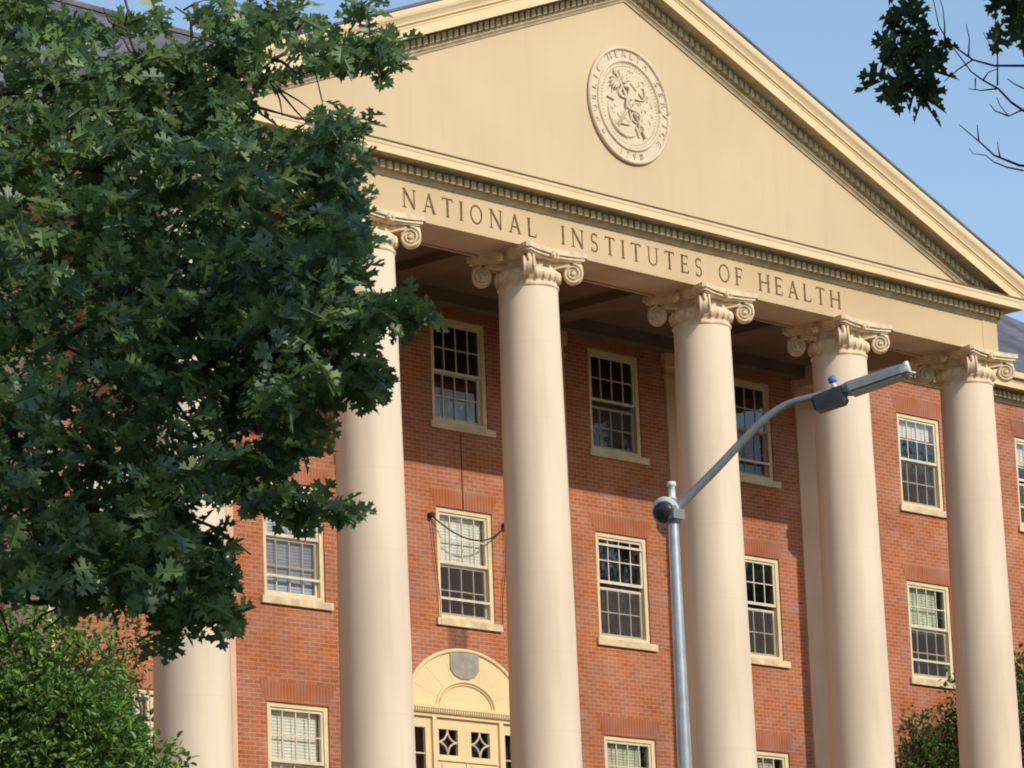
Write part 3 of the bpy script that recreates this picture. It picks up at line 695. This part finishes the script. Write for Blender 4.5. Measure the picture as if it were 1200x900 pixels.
# ------------------------------------------------------------ cable hung over the window
cab = MB(); yw = WY-.05
P0, P1 = (-.83, yw, 4.13), (.92, yw, 4.14)
cab.tube([(P0[0]+(P1[0]-P0[0])*t, yw-.12*math.sin(math.pi*t), 4.13-.35*(1-(2*t-1)**2)) for t in [i/20 for i in range(21)]], .013, 6)
for P in (P0, P1):
    cab.tube([(P[0], WY+.02, P[2]), (P[0], yw-.05, P[2])], .045, 10)
cab.tube([(P0[0], yw, 4.1), (-.76, yw, 3.4), (-.68, yw, 2.7), (-.68, yw, 2.33)], .007, 5)
cab.tube([(P1[0], yw, 4.1), (.88, yw, 3.3), (.80, yw, 2.9), (.78, yw, 2.4)], .007, 5)
cab.tube([(-.03, WY-.012, 4.95), (-.03, WY-.012, 4.32)], .009, 5); cab.tube([(-.03, WY-.012, 4.97), (-.03, WY-.012, 5.6)], .006, 5)
tag(cab.build('hanging_cable', CABLE), 'thin dark cable sagging between two hooks across the window above the arched door', 'cable')

# ------------------------------------------------------------ street lamp
LD = 44.
def L_(px, py, dd=0.): return at(px, py, LD+dd)
base = L_(788, 590); lx, ly = base.x, base.y; gzl = gz(lx, ly)
lamp = empty('street_lamp', (lx, ly, gzl))
tag(lamp, 'grey steel street lamp with curved arm and blue-capped sensor in front of the columns', 'street lamp')
q = MB(); q.tube([(lx, ly, gzl), (lx, ly, gzl+1.5), (lx, ly, .62), (lx, ly, .95)], [.095, .09, .060, .058], 20)
q.tube([(lx, ly, gzl-.02), (lx, ly, gzl+.14), (lx, ly, gzl+.3)], [.2, .18, .11], 20)
put(q.build('pole', GALV), lamp)

q = MB(); q.tube([(lx, ly, .95), (lx, ly, .97), (lx, ly, 1.10), (lx, ly, 1.11), (lx, ly, 1.155)], [.062, .04, .04, .055, .05], 16)
q2 = MB(); put(q.build('finial', WHITEM), lamp)
# arm
fa = [(790, 600, 0), (806, 583, 0), (838, 551, -.05), (868, 519, -.1), (895, 492, -.16), (918, 476, -.2), (940, 468, -.25), (972, 461, -.3)]
q = MB(); pts = [L_(a, b_, c) for a, b_, c in fa]
# smooth the arm
sm2 = []
for i in range(len(pts)-1):
    p0, p1, p2, p3 = pts[max(i-1,0)], pts[i], pts[i+1], pts[min(i+2, len(pts)-1)]
    for j in range(4):
        t = j/4; sm2.append(.5*((2*p1)+(-p0+p2)*t+(2*p0-5*p1+4*p2-p3)*t*t+(-p0+3*p1-3*p2+p3)*t**3))
sm2.append(pts[-1])
q.tube(sm2, [.056-.014*min(1, i/len(sm2)*1.4) for i in range(len(sm2))], 14)
put(q.build('arm', LAMPG), lamp)
# round drum on the side of the pole
cdir = Vector((-.80, -.55, .12)).normalized(); c0 = L_(779, 600) + Vector((0, 0, 0)); q = MB()
ax = (CAM-c0).normalized(); axd = (ax + Rv*(-.55) + Vector((0,0,-.25))).normalized()
q.tube([c0+axd*-.12, c0+axd*-.10, c0+axd*.02, c0+axd*.07, c0+axd*.10], [.09, .125, .135, .12, .05], 28)
dr = put(q.build('round_sensor', DARKST), lamp)
q = MB(); q.tube([c0+axd*-.015, c0+axd*-.035+Vector((0,0,0))], .180, 28); o = q.build('sensor_rim', WHITEM); o.parent = dr; o.matrix_parent_inverse = dr.matrix_parent_inverse.copy()
o.parent = None; put(o, lamp); o.name = 'sensor_rim'
q = MB(); q.tube([(lx, ly, .66), (lx, ly, .86)], .09, 18); q.box(lx-.1, lx+.1, ly-.1, ly+.02, .70, .82); put(q.build('clamp', LAMPG), lamp)
# head: driver box then long shallow optic body
hA = L_(958, 470, -.3); hB = L_(1062, 434, -.45); dirh = (hB-hA).normalized(); side = dirh.cross(Vector((0,0,1))).normalized(); upv = side.cross(dirh).normalized()
side = (side*.94+upv*-.0).normalized()
def hp(s_, w_, h_): return hA + dirh*s_ + side*w_ + upv*h_
Lh = (hB-hA).length
def loft(mb, secs):
    vs = []; n_ = len(secs[0][1])
    for s_, sec in secs: vs += [hp(s_, a, b_) for a, b_ in sec]
    fs = [(i*n_+k, i*n_+(k+1) % n_, (i+1)*n_+(k+1) % n_, (i+1)*n_+k) for i in range(len(secs)-1) for k in range(n_)]
    fs += [tuple(range(n_))[::-1], tuple(range((len(secs)-1)*n_, len(secs)*n_))]; mb.add(vs, fs)
def sec(w0, ht, hb): return [(-w0, hb), (-w0, ht*.35), (-w0*.72, ht*.85), (-w0*.3, ht), (w0*.3, ht), (w0*.72, ht*.85), (w0, ht*.35), (w0, hb)]
q = MB(); loft(q, [(-.06, sec(.075, .04, -.10)), (-.03, sec(.10, .075, -.135)), (.30, sec(.115, .085, -.14)), (.345, sec(.10, .075, -.10))])
hb_ = put(q.build('driver_box', DARKST), lamp)
q = MB(); loft(q, [(.33, sec(.12, .085, -.03)), (.40, sec(.155, .095, -.045)), (Lh-.06, sec(.155, .085, -.045)), (Lh-.0, sec(.14, .075, -.04)), (Lh+.03, sec(.10, .055, -.02))])
hd = put(q.build('lamp_head', LAMPG), lamp)
q = MB(); loft(q, [(.42, [(-.13, -.075), (-.13, -.046), (.13, -.046), (.13, -.075)]), (Lh-.06, [(-.13, -.075), (-.13, -.046), (.13, -.046), (.13, -.075)])])
put(q.build('lens', LENS), lamp)
q = MB(); q.tube([hp(Lh-.01, -.02, .025), hp(Lh+.05, -.02, .025)], .084, 22); q.tube([hp(Lh+.0, .08, -.03), hp(Lh+.10, .10, -.09)], .014, 6); loft(q, [(Lh-.22, [(-.16, .02), (-.16, .05), (-.13, .055), (-.13, .02)]), (Lh-.04, [(-.16, .02), (-.16, .05), (-.13, .055), (-.13, .02)])])
put(q.build('end_cap', WHITEM), lamp)
q = MB(); q.tube([hp(.24, -.02, .07), hp(.24, -.02, .15)], [.032, .028], 12); q.tube([hp(.15, -.06, .05), hp(.20, -.06, .12)], .012, 6)
put(q.build('sensor_socket', WHITEM), lamp)
q = MB(); q.tube([hp(.24, -.02, .148), hp(.24, -.02, .16), hp(.24, -.02, .215), hp(.24, -.02, .235)], [.035, .05, .05, .03], 16)
put(q.build('photocell', BLUEM), lamp)

# ------------------------------------------------------------ foliage
HALF = [(0, 0), (.10, .015), (.13, .10), (.06, .24), (.17, .20), (.20, .28), (.27, .20), (.31, .07), (.37, .08), (.38, .24), (.34, .38), (.45, .34), (.50, .46), (.56, .35), (.66, .36), (.58, .22), (.60, .08), (.67, .09), (.71, .20), (.78, .26), (.80, .16), (.90, .15), (.87, .06), (1, 0)]
OVAL = [(0, 0), (.25, .22), (.6, .24), (1, 0)]
def leaves(name, pos, dirs, sizes, shape, material, parent, wid=1.0):
    pos = np.asarray(pos, float); n = len(pos); dirs = np.asarray(dirs, float); dirs /= np.linalg.norm(dirs, axis=1)[:, None]
    rnd = rng.normal(size=(n, 3)); rnd[:, 2] = np.abs(rnd[:, 2])*1.3+.5
    side = np.cross(dirs, rnd); side /= np.linalg.norm(side, axis=1)[:, None]; nor = np.cross(side, dirs)
    nor *= np.sign(nor[:, 2:3]+1e-9); side = np.cross(nor, dirs)
    h = np.array(shape); m_ = len(h)
    # vertices: mid line points shared only at both ends; halves folded up
    up = h[1:-1]; k = len(up)
    u = np.concatenate([h[:, 0], up[:, 0]]); v = np.concatenate([h[:, 1], -up[:, 1]])*wid
    wv = np.abs(v)*.28 - (u**2)*.16
    V = pos[:, None, :] + sizes[:, None, None]*(u[None, :, None]*dirs[:, None, :] + v[None, :, None]*side[:, None, :] + wv[None, :, None]*nor[:, None, :])
    nv = len(u); V = V.reshape(-1, 3)
    f1 = list(range(m_)); f2 = [m_-1] + list(range(m_+k-1, m_-1, -1)) + [0]; f2 = f2[::-1]
    base = (np.arange(n)*nv)[:, None]
    loops = np.concatenate([base+np.array(f1)[None, :], base+np.array(f2)[None, :]], axis=1).ravel()
    me = bpy.data.meshes.new(name); me.vertices.add(len(V)); me.vertices.foreach_set('co', V.ravel())
    me.loops.add(len(loops)); me.loops.foreach_set('vertex_index', loops)
    lens = np.tile([len(f1), len(f2)], n); st_ = np.concatenate([[0], np.cumsum(lens)[:-1]])
    me.polygons.add(len(lens)); me.polygons.foreach_set('loop_start', st_); me.polygons.foreach_set('loop_total', lens)
    me.update(calc_edges=True); me.validate()
    me.materials.append(material)
    o = bpy.data.objects.new(name, me); COL.objects.link(o); put(o, parent)
    return o
def sprays(centres, n_per, spread, droop=.35, outward=None):
    P, Dd = [], []
    for c in centres:
        c = np.array(c); ax = rng.normal(size=3); ax[2] = ax[2]*.4-droop*.3; ax /= np.linalg.norm(ax)
        k = rng.poisson(n_per)+1
        for _ in range(k):
            d = rng.normal(size=3); d[2] = d[2]*.55-droop; d = d/np.linalg.norm(d)
            P.append(c+ax*rng.uniform(-1, 1)*spread+d*spread*.25); Dd.append(d*.8+ax*.3)
    return P, Dd
def branchy(mb, p0, p1, r0, r1, wob=.12, n=7, ns=8):
    p0, p1 = Vector(p0), Vector(p1); L = (p1-p0).length; pts = []
    for i in range(n+1):
        t = i/n; p = p0.lerp(p1, t)
        if 0 < i < n: p += Vector(rng.normal(size=3))*wob*L*.18
        p.z += math.sin(t*math.pi)*L*.05
        pts.append(p)
    mb.tube(pts, [r0+(r1-r0)*i/n for i in range(n+1)], ns); return pts

# --- the big oak on the left
TX, TY = at(-330, 450, 23.5).x, at(-330, 450, 23.5).y
oak = empty('oak_tree', (TX, TY, gz(TX, TY)))
tag(oak, 'large leafy tree with lobed dark green leaves filling the left side before the portico', 'tree')
# regions of the crown as seen from the lawn: (px, py, rx, ry, dist, depth, sprays)
BL = [
 (30, 110, 150, 130, 23.6, .9, 330), (60, 330, 170, 150, 22.8, 1.0, 430), (60, 560, 170, 140, 22.4, 1.0, 430), (210, 230, 120, 130, 23.2, .8, 290),
 (250, 400, 140, 120, 22.6, .8, 350), (330, 330, 110, 90, 22.3, .6, 230), (185, 150, 100, 85, 23.6, .6, 150), (385, 270, 68, 52, 22.4, .4, 95),
 (415, 372, 62, 42, 22.2, .35, 85), (470, 362, 32, 28, 22.1, .25, 22), (420, 440, 36, 42, 22.1, .3, 48), (340, 450, 65, 58, 22.2, .4, 110), (240, 545, 90, 50, 22.2, .6, 90),
 (180, 640, 95, 65, 22.1, .6, 190), (245, 670, 30, 55, 22.0, .25, 42), (215, 700, 50, 42, 22.0, .3, 60), (100, 660, 110, 60, 22.2, .7, 150), (205, 742, 17, 20, 22.0, .15, 8), (262, 722, 22, 24, 22.0, .15, 13),
 (335, 520, 42, 22, 22.0, .3, 26), (300, 570, 55, 24, 22.0, .3, 34), (350, 590, 45, 20, 22.0, .25, 20), (400, 592, 28, 13, 22.0, .2, 9),
 (405, 200, 38, 50, 22.6, .25, 38), (405, 140, 34, 42, 22.7, .25, 30), (385, 60, 48, 35, 22.9, .3, 34), (445, 48, 24, 30, 22.9, .2, 16), (450, 75, 16, 18, 22.9, .15, 6),
 (320, 20, 60, 26, 23.2, .3, 34), (250, 12, 40, 20, 23.4, .3, 16), (170, 18, 34, 16, 23.5, .3, 9), (322, 85, 30, 22, 23.1, .3, 6), (280, 60, 40, 30, 23.2, .3, 34), (262, 150, 46, 60, 23.0, .4, 90), (200, 75, 50, 35, 23.4, .4, 60), (350, 175, 40, 30, 22.7, .3, 30), (300, 215, 55, 35, 22.7, .4, 70), (300, 25, 40, 24, 23.2, .3, 22), (20, 20, 50, 40, 23.6, .4, 60), (252, 110, 34, 40, 23.2, .4, 30), (345, 200, 45, 25, 22.6, .3, 26), (425, 10, 20, 10, 22.9, .2, 5)]
cent = []
for (px, py, rx, ry, d0, dp, n_) in BL:
    for _ in range(max(3, int(n_*.62))):
        while True:
            a, b_ = rng.uniform(-1, 1, 2)
            if a*a+b_*b_ < 1: break
        c = at(px+a*max(rx-20, 4), py+b_*max(ry-20, 4), d0+rng.normal()*dp); cent.append(c)
P, Dd = sprays([tuple(c) for c in cent], 3.6, .10)
leaves('crown', P, Dd, rng.uniform(.11, .20, len(P)), HALF, OAK, oak)
# crown beyond the frame (above and to the left), with the same leaves a little sparser
ext = []
for (px, py, rx, ry, d0, dp, n_) in [(-230, 300, 240, 380, 23.4, 1.6, 900), (-60, -220, 300, 170, 23.8, 1.5, 600), (-420, -100, 250, 300, 24, 1.6, 400)]:
    k = 0
    while k < n_:
        a, b_ = rng.uniform(-1, 1, 2)
        if a*a+b_*b_ > 1: continue
        k += 1
        X, Y = px+a*rx, py+b_*ry
        if X > 10 and Y > -25: continue
        ext.append(tuple(at(X, Y, d0+rng.normal()*dp)))
P, Dd = sprays(ext, 3.0, .13)
leaves('outer_crown', P, Dd, rng.uniform(.16, .26, len(P)), HALF, OAK, oak)
tk = MB(); zt0 = gz(TX, TY)
tr_top = Vector((TX, TY, zt0+4.2))
tk.tube([(TX, TY, zt0-.1), (TX+.02, TY, zt0+.5), (TX+.05, TY-.03, zt0+2), tr_top, (TX+.2, TY+.1, zt0+7.5), (TX+.1, TY+.2, zt0+10)], [.42, .32, .28, .25, .16, .06], 16)
put(tk.build('trunk', BARK), oak)
lb = MB()
tips = [(60, 120, 23.4), (150, 260, 23.2), (230, 120, 23.2), (300, 330, 22.5), (60, 560, 22.5), (200, 600, 22.2), (320, 70, 23.0), (380, 190, 22.6), (250, 450, 22.5), (100, 700, 22.3)]
for tx_, ty_, td in tips:
    e = at(tx_, ty_, td); s0 = Vector((TX+.08, TY+.03, max(zt0+2.6, min(zt0+8.5, e.z-.9+rng.normal()*.3))))
    pts = branchy(lb, s0, e, .048, .010, .12, 8)
    for j in range(3, 9):
        for _ in range(2):
            o_ = pts[j]+Vector(rng.normal(size=3))*.22; branchy(lb, pts[j], o_, .014, .004, .2, 4, 5)
# bare twigs crossing the pediment corner and other thin shoots
def twig(pl, r0=.008, r1=.003, mb=lb): mb.tube([at(*p) for p in pl], [r0+(r1-r0)*i/(len(pl)-1) for i in range(len(pl))], 6)
twig([(318, 98, 22.8), (330, 110, 22.8), (345, 128, 22.8), (356, 140, 22.75)], .010, .004); twig([(322, 100, 22.8), (328, 118, 22.8), (331, 136, 22.8)]); twig([(326, 104, 22.8), (350, 118, 22.7), (372, 134, 22.7)]); twig([(300, 125, 22.9), (322, 131, 22.8), (350, 140, 22.8), (372, 132, 22.8)], .010, .003)
twig([(144, -10, 23.3), (150, 12, 23.3), (146, 30, 23.3)], .010, .006); twig([(215, 12, 23.3), (228, 4, 23.3), (240, 0, 23.3)]); twig([(225, 45, 23.2), (223, 20, 23.2), (205, 8, 23.2)], .011, .005); twig([(72, 0, 23.4), (75, 20, 23.4)]); twig([(0, 222, 22.6), (30, 220, 22.6), (50, 212, 22.6)], .006, .003); twig([(0, 278, 22.4), (35, 277, 22.4)], .005, .003)
twig([(445, 90, 22.7), (436, 60, 22.8), (430, 20, 22.9), (420, -10, 23)], .009, .006); twig([(378, 120, 22.6), (372, 95, 22.7), (362, 60, 22.8), (355, 45, 22.9)], .005, .004)
put(lb.build('branch', TWIG), oak)

# --- the tree whose twigs hang in at the top right; its crown stands over the lawn towards the sun
UX, UY = -25.2, -31.5
rt = empty('overhanging_tree', (UX, UY, gz(UX, UY)))
tag(rt, 'tree reaching in at top right, dark lobed leaves and bare twigs against the sky', 'tree')
RD = 17.0; cl = []
for (px, py, rx, ry, n_) in [(1068, 15, 28, 24, 12), (1062, 45, 30, 22, 14), (1048, 60, 14, 18, 6), (1075, 62, 22, 22, 10), (1058, 88, 12, 14, 5), (1040, 104, 11, 13, 5), (1078, 96, 18, 16, 9), (1076, 120, 9, 12, 4), (1104, 62, 12, 10, 3), (1178, 8, 24, 16, 8), (1190, 22, 16, 14, 6), (1172, 38, 8, 10, 3), (1070, -14, 40, 16, 14), (1190, -14, 30, 14, 10)]:
    for _ in range(max(2, int(n_*.6))):
        a, b_ = rng.uniform(-.75, .75, 2); cl.append(tuple(at(px+a*rx, py+b_*ry-8, RD+rng.normal()*.12)))
P, Dd = sprays(cl, 1.6, .03, .9)
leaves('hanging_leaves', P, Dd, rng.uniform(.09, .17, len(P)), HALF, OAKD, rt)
up_ = []
while len(up_) < 950:
    x, y, z = rng.uniform(-35.5, -24.5), rng.uniform(-34.5, -26.5), rng.uniform(-2.4, 3.0)
    if ((x+29.8)/5.6)**2+((y+30.5)/4.0)**2+((z-.2)/2.8)**2 > 1: continue
    dx = math.hypot(x-CAM.x, y-CAM.y); v = Vector((x, y, z))-CAM; u_, w_, f_ = v.dot(Rv), v.dot(Uv), v.dot(Fv)
    px, py = 600+FPX*u_/f_, 450-FPX*w_/f_
    if -60 < px < 1290 and py > -125: continue
    up_.append((x, y, z))
P, Dd = sprays(up_, 4.0, .25)
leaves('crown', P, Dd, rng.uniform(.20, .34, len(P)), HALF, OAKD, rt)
q = MB(); zg = gz(UX, UY); q.tube([(UX, UY, zg-.1), (UX, UY, zg+.5), (UX-.1, UY+.1, zg+4), (UX-.6, UY+.3, zg+7.5), (UX-1.5, UY+.5, zg+11)], [.45, .34, .28, .2, .08], 16)
put(q.build('trunk', BARK), rt)
q = MB(); J = Vector((UX-.5, UY+.3, zg+7.0))
for e in [(-33, -30, 2), (-31, -28, .5), (-28, -33, 3), (-29, -29, 4), (-27, -28.5, -.5)]: branchy(q, J, e, .12, .02, .1, 8)
T = [[(1320, -30, 17), (1240, 60, 17), (1200, 77, 17), (1165, 77, 17), (1140, 70, 17), (1112, 50, 17), (1100, 30, 17), (1090, -20, 17)],
     [(1320, 150, 17), (1240, 140, 17), (1200, 130, 17), (1185, 120, 17), (1170, 104, 17), (1152, 94, 17), (1138, 84, 17), (1120, 60, 17), (1112, 50, 17)],
     [(1140, 70, 17), (1122, 82, 17), (1106, 96, 17)], [(1168, 104, 17), (1150, 106, 17), (1135, 104, 17)], [(1169, 100, 17), (1169, 65, 17), (1160, 52, 17), (1152, 38, 17)], [(1135, 66, 17), (1136, 45, 17), (1132, 28, 17)],
     [(1143, 92, 17), (1143, 105, 17)], [(1152, 94, 17), (1158, 85, 17), (1170, 80, 17)], [(1200, 128, 17), (1182, 136, 17), (1172, 124, 17), (1168, 114, 17)], [(1182, 136, 17), (1166, 130, 17), (1160, 122, 17)], [(1200, 66, 17), (1196, 45, 17), (1194, 20, 17), (1190, -10, 17)], [(1200, 104, 17), (1188, 98, 17), (1180, 92, 17)], [(1107, 48, 17), (1107, 30, 17), (1105, 10, 17), (1095, -20, 17)],
     [(1330, 215, 17), (1240, 197, 17), (1195, 194, 17), (1180, 188, 17), (1165, 182, 17), (1150, 168, 17), (1138, 158, 17), (1124, 146, 17)], [(1200, 200, 17), (1180, 196, 17), (1165, 190, 17), (1155, 182, 17), (1140, 180, 17), (1136, 174, 17)], [(1172, 185, 17), (1170, 175, 17), (1169, 166, 17)], [(1147, 165, 17), (1146, 155, 17), (1145, 146, 17)]]
for i, pl in enumerate(T):
    r0 = .008 if i in (0, 1, 13) else .0045
    q.tube([at(*p) for p in pl], [max(.0018, r0*(1-.75*j/(len(pl)-1))) for j in range(len(pl))], 6)
put(q.build('branch', mat('bare_twig', (.075, .065, .06), .8, .2, 20, .1)), rt)

# --- small-leaved trees near the building
def small_tree(name, label, group, blobs, nleaf, size, matl, trunk, acc=None):
    tx, ty = trunk; z0 = gz(tx, ty); t = empty(name, (tx, ty, z0)); tag(t, label, 'tree', group)
    P = []; N_ = []
    nb = len(blobs); blobs = list(blobs)
    for (cx, cy, cz, rx, ry, rz) in list(blobs):
        for _ in range(5):
            v = rng.normal(size=3); v /= np.linalg.norm(v); f = rng.uniform(.22, .36); blobs.append((cx+v[0]*rx*.95, cy+v[1]*ry*.95, cz+v[2]*rz*.9, rx*f, ry*f, rz*f))
    tot = sum(b_[3]*b_[4]*b_[5] for b_ in blobs)
    for (cx, cy, cz, rx, ry, rz) in blobs:
        n_ = int(nleaf*rx*ry*rz/tot)
        v = rng.normal(size=(n_, 3)); v /= np.linalg.norm(v, axis=1)[:, None]; r = rng.uniform(.1, 1.0, n_)**.5
        v *= r[:, None]; lump = 1+.18*np.sin(v[:, 0]*7+cx)*np.sin(v[:, 2]*8+cz)
        P.append(np.stack([cx+v[:, 0]*rx*lump, cy+v[:, 1]*ry*lump, cz+v[:, 2]*rz*lump], 1)); d = v+rng.normal(size=(n_, 3))*.6; N_.append(d)
    P = np.concatenate(P); N_ = np.concatenate(N_)
    leaves('crown', P, N_, rng.uniform(size*.7, size*1.3, len(P)), OVAL, matl, t, 1.2)
    if acc is not None:
        idx = rng.choice(len(P), acc[1]); leaves('young_leaves', P[idx]+(P[idx]-np.array([tx, ty, P[:, 2].mean()]))*.06, N_[idx], rng.uniform(size*.8, size*1.4, len(idx)), OVAL, acc[0], t, 1.2)
    q = MB(); q.tube([(tx, ty, z0-.1), (tx, ty, z0+.4), (tx+.05, ty, z0+1.6), (tx, ty, blobs[0][2])], [.13, .1, .08, .03], 10); put(q.build('trunk', BARK), t)
    q = MB()
    for (cx, cy, cz, rx, ry, rz) in blobs[:nb]:
        branchy(q, (tx, ty, z0+1.4), (cx, cy, cz), .04, .008, .1, 6, 6)
    put(q.build('branch', TWIG), t)
    return t
c = at(60, 830, 42)
blobs = []
for (px, py, r, dd) in [(60, 860, 1.0, 0), (25, 780, .75, .1), (90, 790, .62, -.2), (-40, 820, .9, .3), (120, 870, .6, -.1), (60, 745, .40, 0), (20, 730, .35, .2), (128, 800, .34, .2), (140, 862, .32, .1), (0, 900, 1.2, .4), (90, 930, 1.1, 0), (110, 745, .25, 0)]:
    p = at(px, py, 42+dd); blobs.append((p.x, p.y, p.z, r*.95, r*.95, r*.8))
small_tree('small_leaved_tree', 'bright green small-leaved tree at lower left in front of the first column', 'small trees by the portico', blobs, 15000, .095, HOLLY, (c.x, c.y))
blobs = [(12.3, 2.0, .8, 1.15, .8, 1.95), (11.25, 2.4, .35, .75, .6, 1.0), (13.0, 1.9, 1.5, .9, .7, 1.3), (11.7, 2.4, 1.2, .5, .5, .6), (11.1, 2.5, -.6, .7, .6, 1.0), (10.7, 2.6, .35, .55, .5, .9), (10.95, 2.75, 1.15, .35, .4, .6), (12.0, 2.2, -1.2, 1.2, .9, 1.2)]
small_tree('evergreen_shrub_tree', 'dark evergreen with rusty new leaves behind the last column by the wall', 'small trees by the portico', blobs, 15000, .10, MAGN, (12.2, 2.1), (RUST, 260))
c = at(150, 760, 60)
blobs = []
for (px, py, r) in [(150, 750, .45), (165, 740, .25), (145, 790, .5), (130, 840, .7), (150, 900, .8)]:
    p = at(px, py, 55.5); blobs.append((p.x, p.y, p.z, r, r*.7, r))
small_tree('rusty_leaved_tree', 'small green tree with some rusty leaves against the brick behind the lower left greenery', 'small trees by the portico', blobs, 1500, .09, MAGN, (at(130, 840, 55.5).x, at(130, 840, 55.5).y), (RUST, 260))

# --- tall trees across the lawn that the windows look at
def big_tree(loc, proto=None, label=''):
    if proto:
        t = proto.copy(); COL.objects.link(t); t.location = loc
        for ch in proto.children:
            d = ch.copy(); COL.objects.link(d); d.parent = t
        tag(t, label); return t
    t = empty('lawn_tree', (0, 0, 0)); tag(t, label, 'tree', 'tall trees across the lawn')
    P = []
    for (cx, cy, cz, r) in [(0,0,12,5), (3,1,15,4), (-3,-1,16,4), (0,1,20,4), (-4,2,10,3.5), (4,-2,9,3.5), (0,-2,7,3.5)]:
        v = rng.normal(size=(420, 3)); v /= np.linalg.norm(v, axis=1)[:, None]; P.append(v*(r*rng.uniform(.5, 1, 420)**.4)[:, None]+np.array([cx, cy, cz]))
    P = np.concatenate(P); leaves('crown', P, rng.normal(size=P.shape), rng.uniform(.6, 1.1, len(P)), HALF, OAK, t, 1.3)
    q = MB(); q.tube([(0,0,-.3), (0,0,4), (.3,0,12), (0,0,18)], [.6, .45, .3, .1], 12); put(q.build('trunk', BARK), t); return t
bt = big_tree(None, None, 'tall dark tree across the lawn, nearest the building'); bt.location = (28, -27, gz(28, -27))
for x, y, lab in [(38, -30, 'tall dark tree across the lawn, second from the building'), (48, -27, 'tall dark tree across the lawn, third from the building'), (59, -31, 'tall dark tree across the lawn, farthest from the portico')]:
    big_tree((x, y, gz(x, y)), bt, lab)

k_ = 0  # unseen tree belt, put in so less low sky reaches the portico
for x, y, lab in [(-75, -58, 'by the camera side path, leftmost'), (-62, -66, 'second in the row'), (-49, -72, 'third in the row'), (-36, -68, 'fourth in the row'), (-23, -74, 'fifth in the row'), (-10, -66, 'sixth in the row'), (3, -72, 'seventh in the row'), (16, -65, 'eighth in the row'), (29, -70, 'ninth in the row'), (44, -62, 'tenth in the row'), (-62, -8, 'west of the wing, nearest the lawn'), (-60, 10, 'west of the wing, middle'), (-54, 28, 'west of the wing, farthest'), (-79, -40, 'behind the oak'), (-30, -84, 'in the back row, left'), (-4, -82, 'in the back row, middle'), (22, -82, 'in the back row, right')]:
    t = big_tree((x, y, gz(x, y)), bt, 'tall dark tree in the unseen belt added to block low sky, ' + lab); t.rotation_euler.z = k_*1.3; k_ += 1; t.scale = (1.35, 1.35, 1.0)
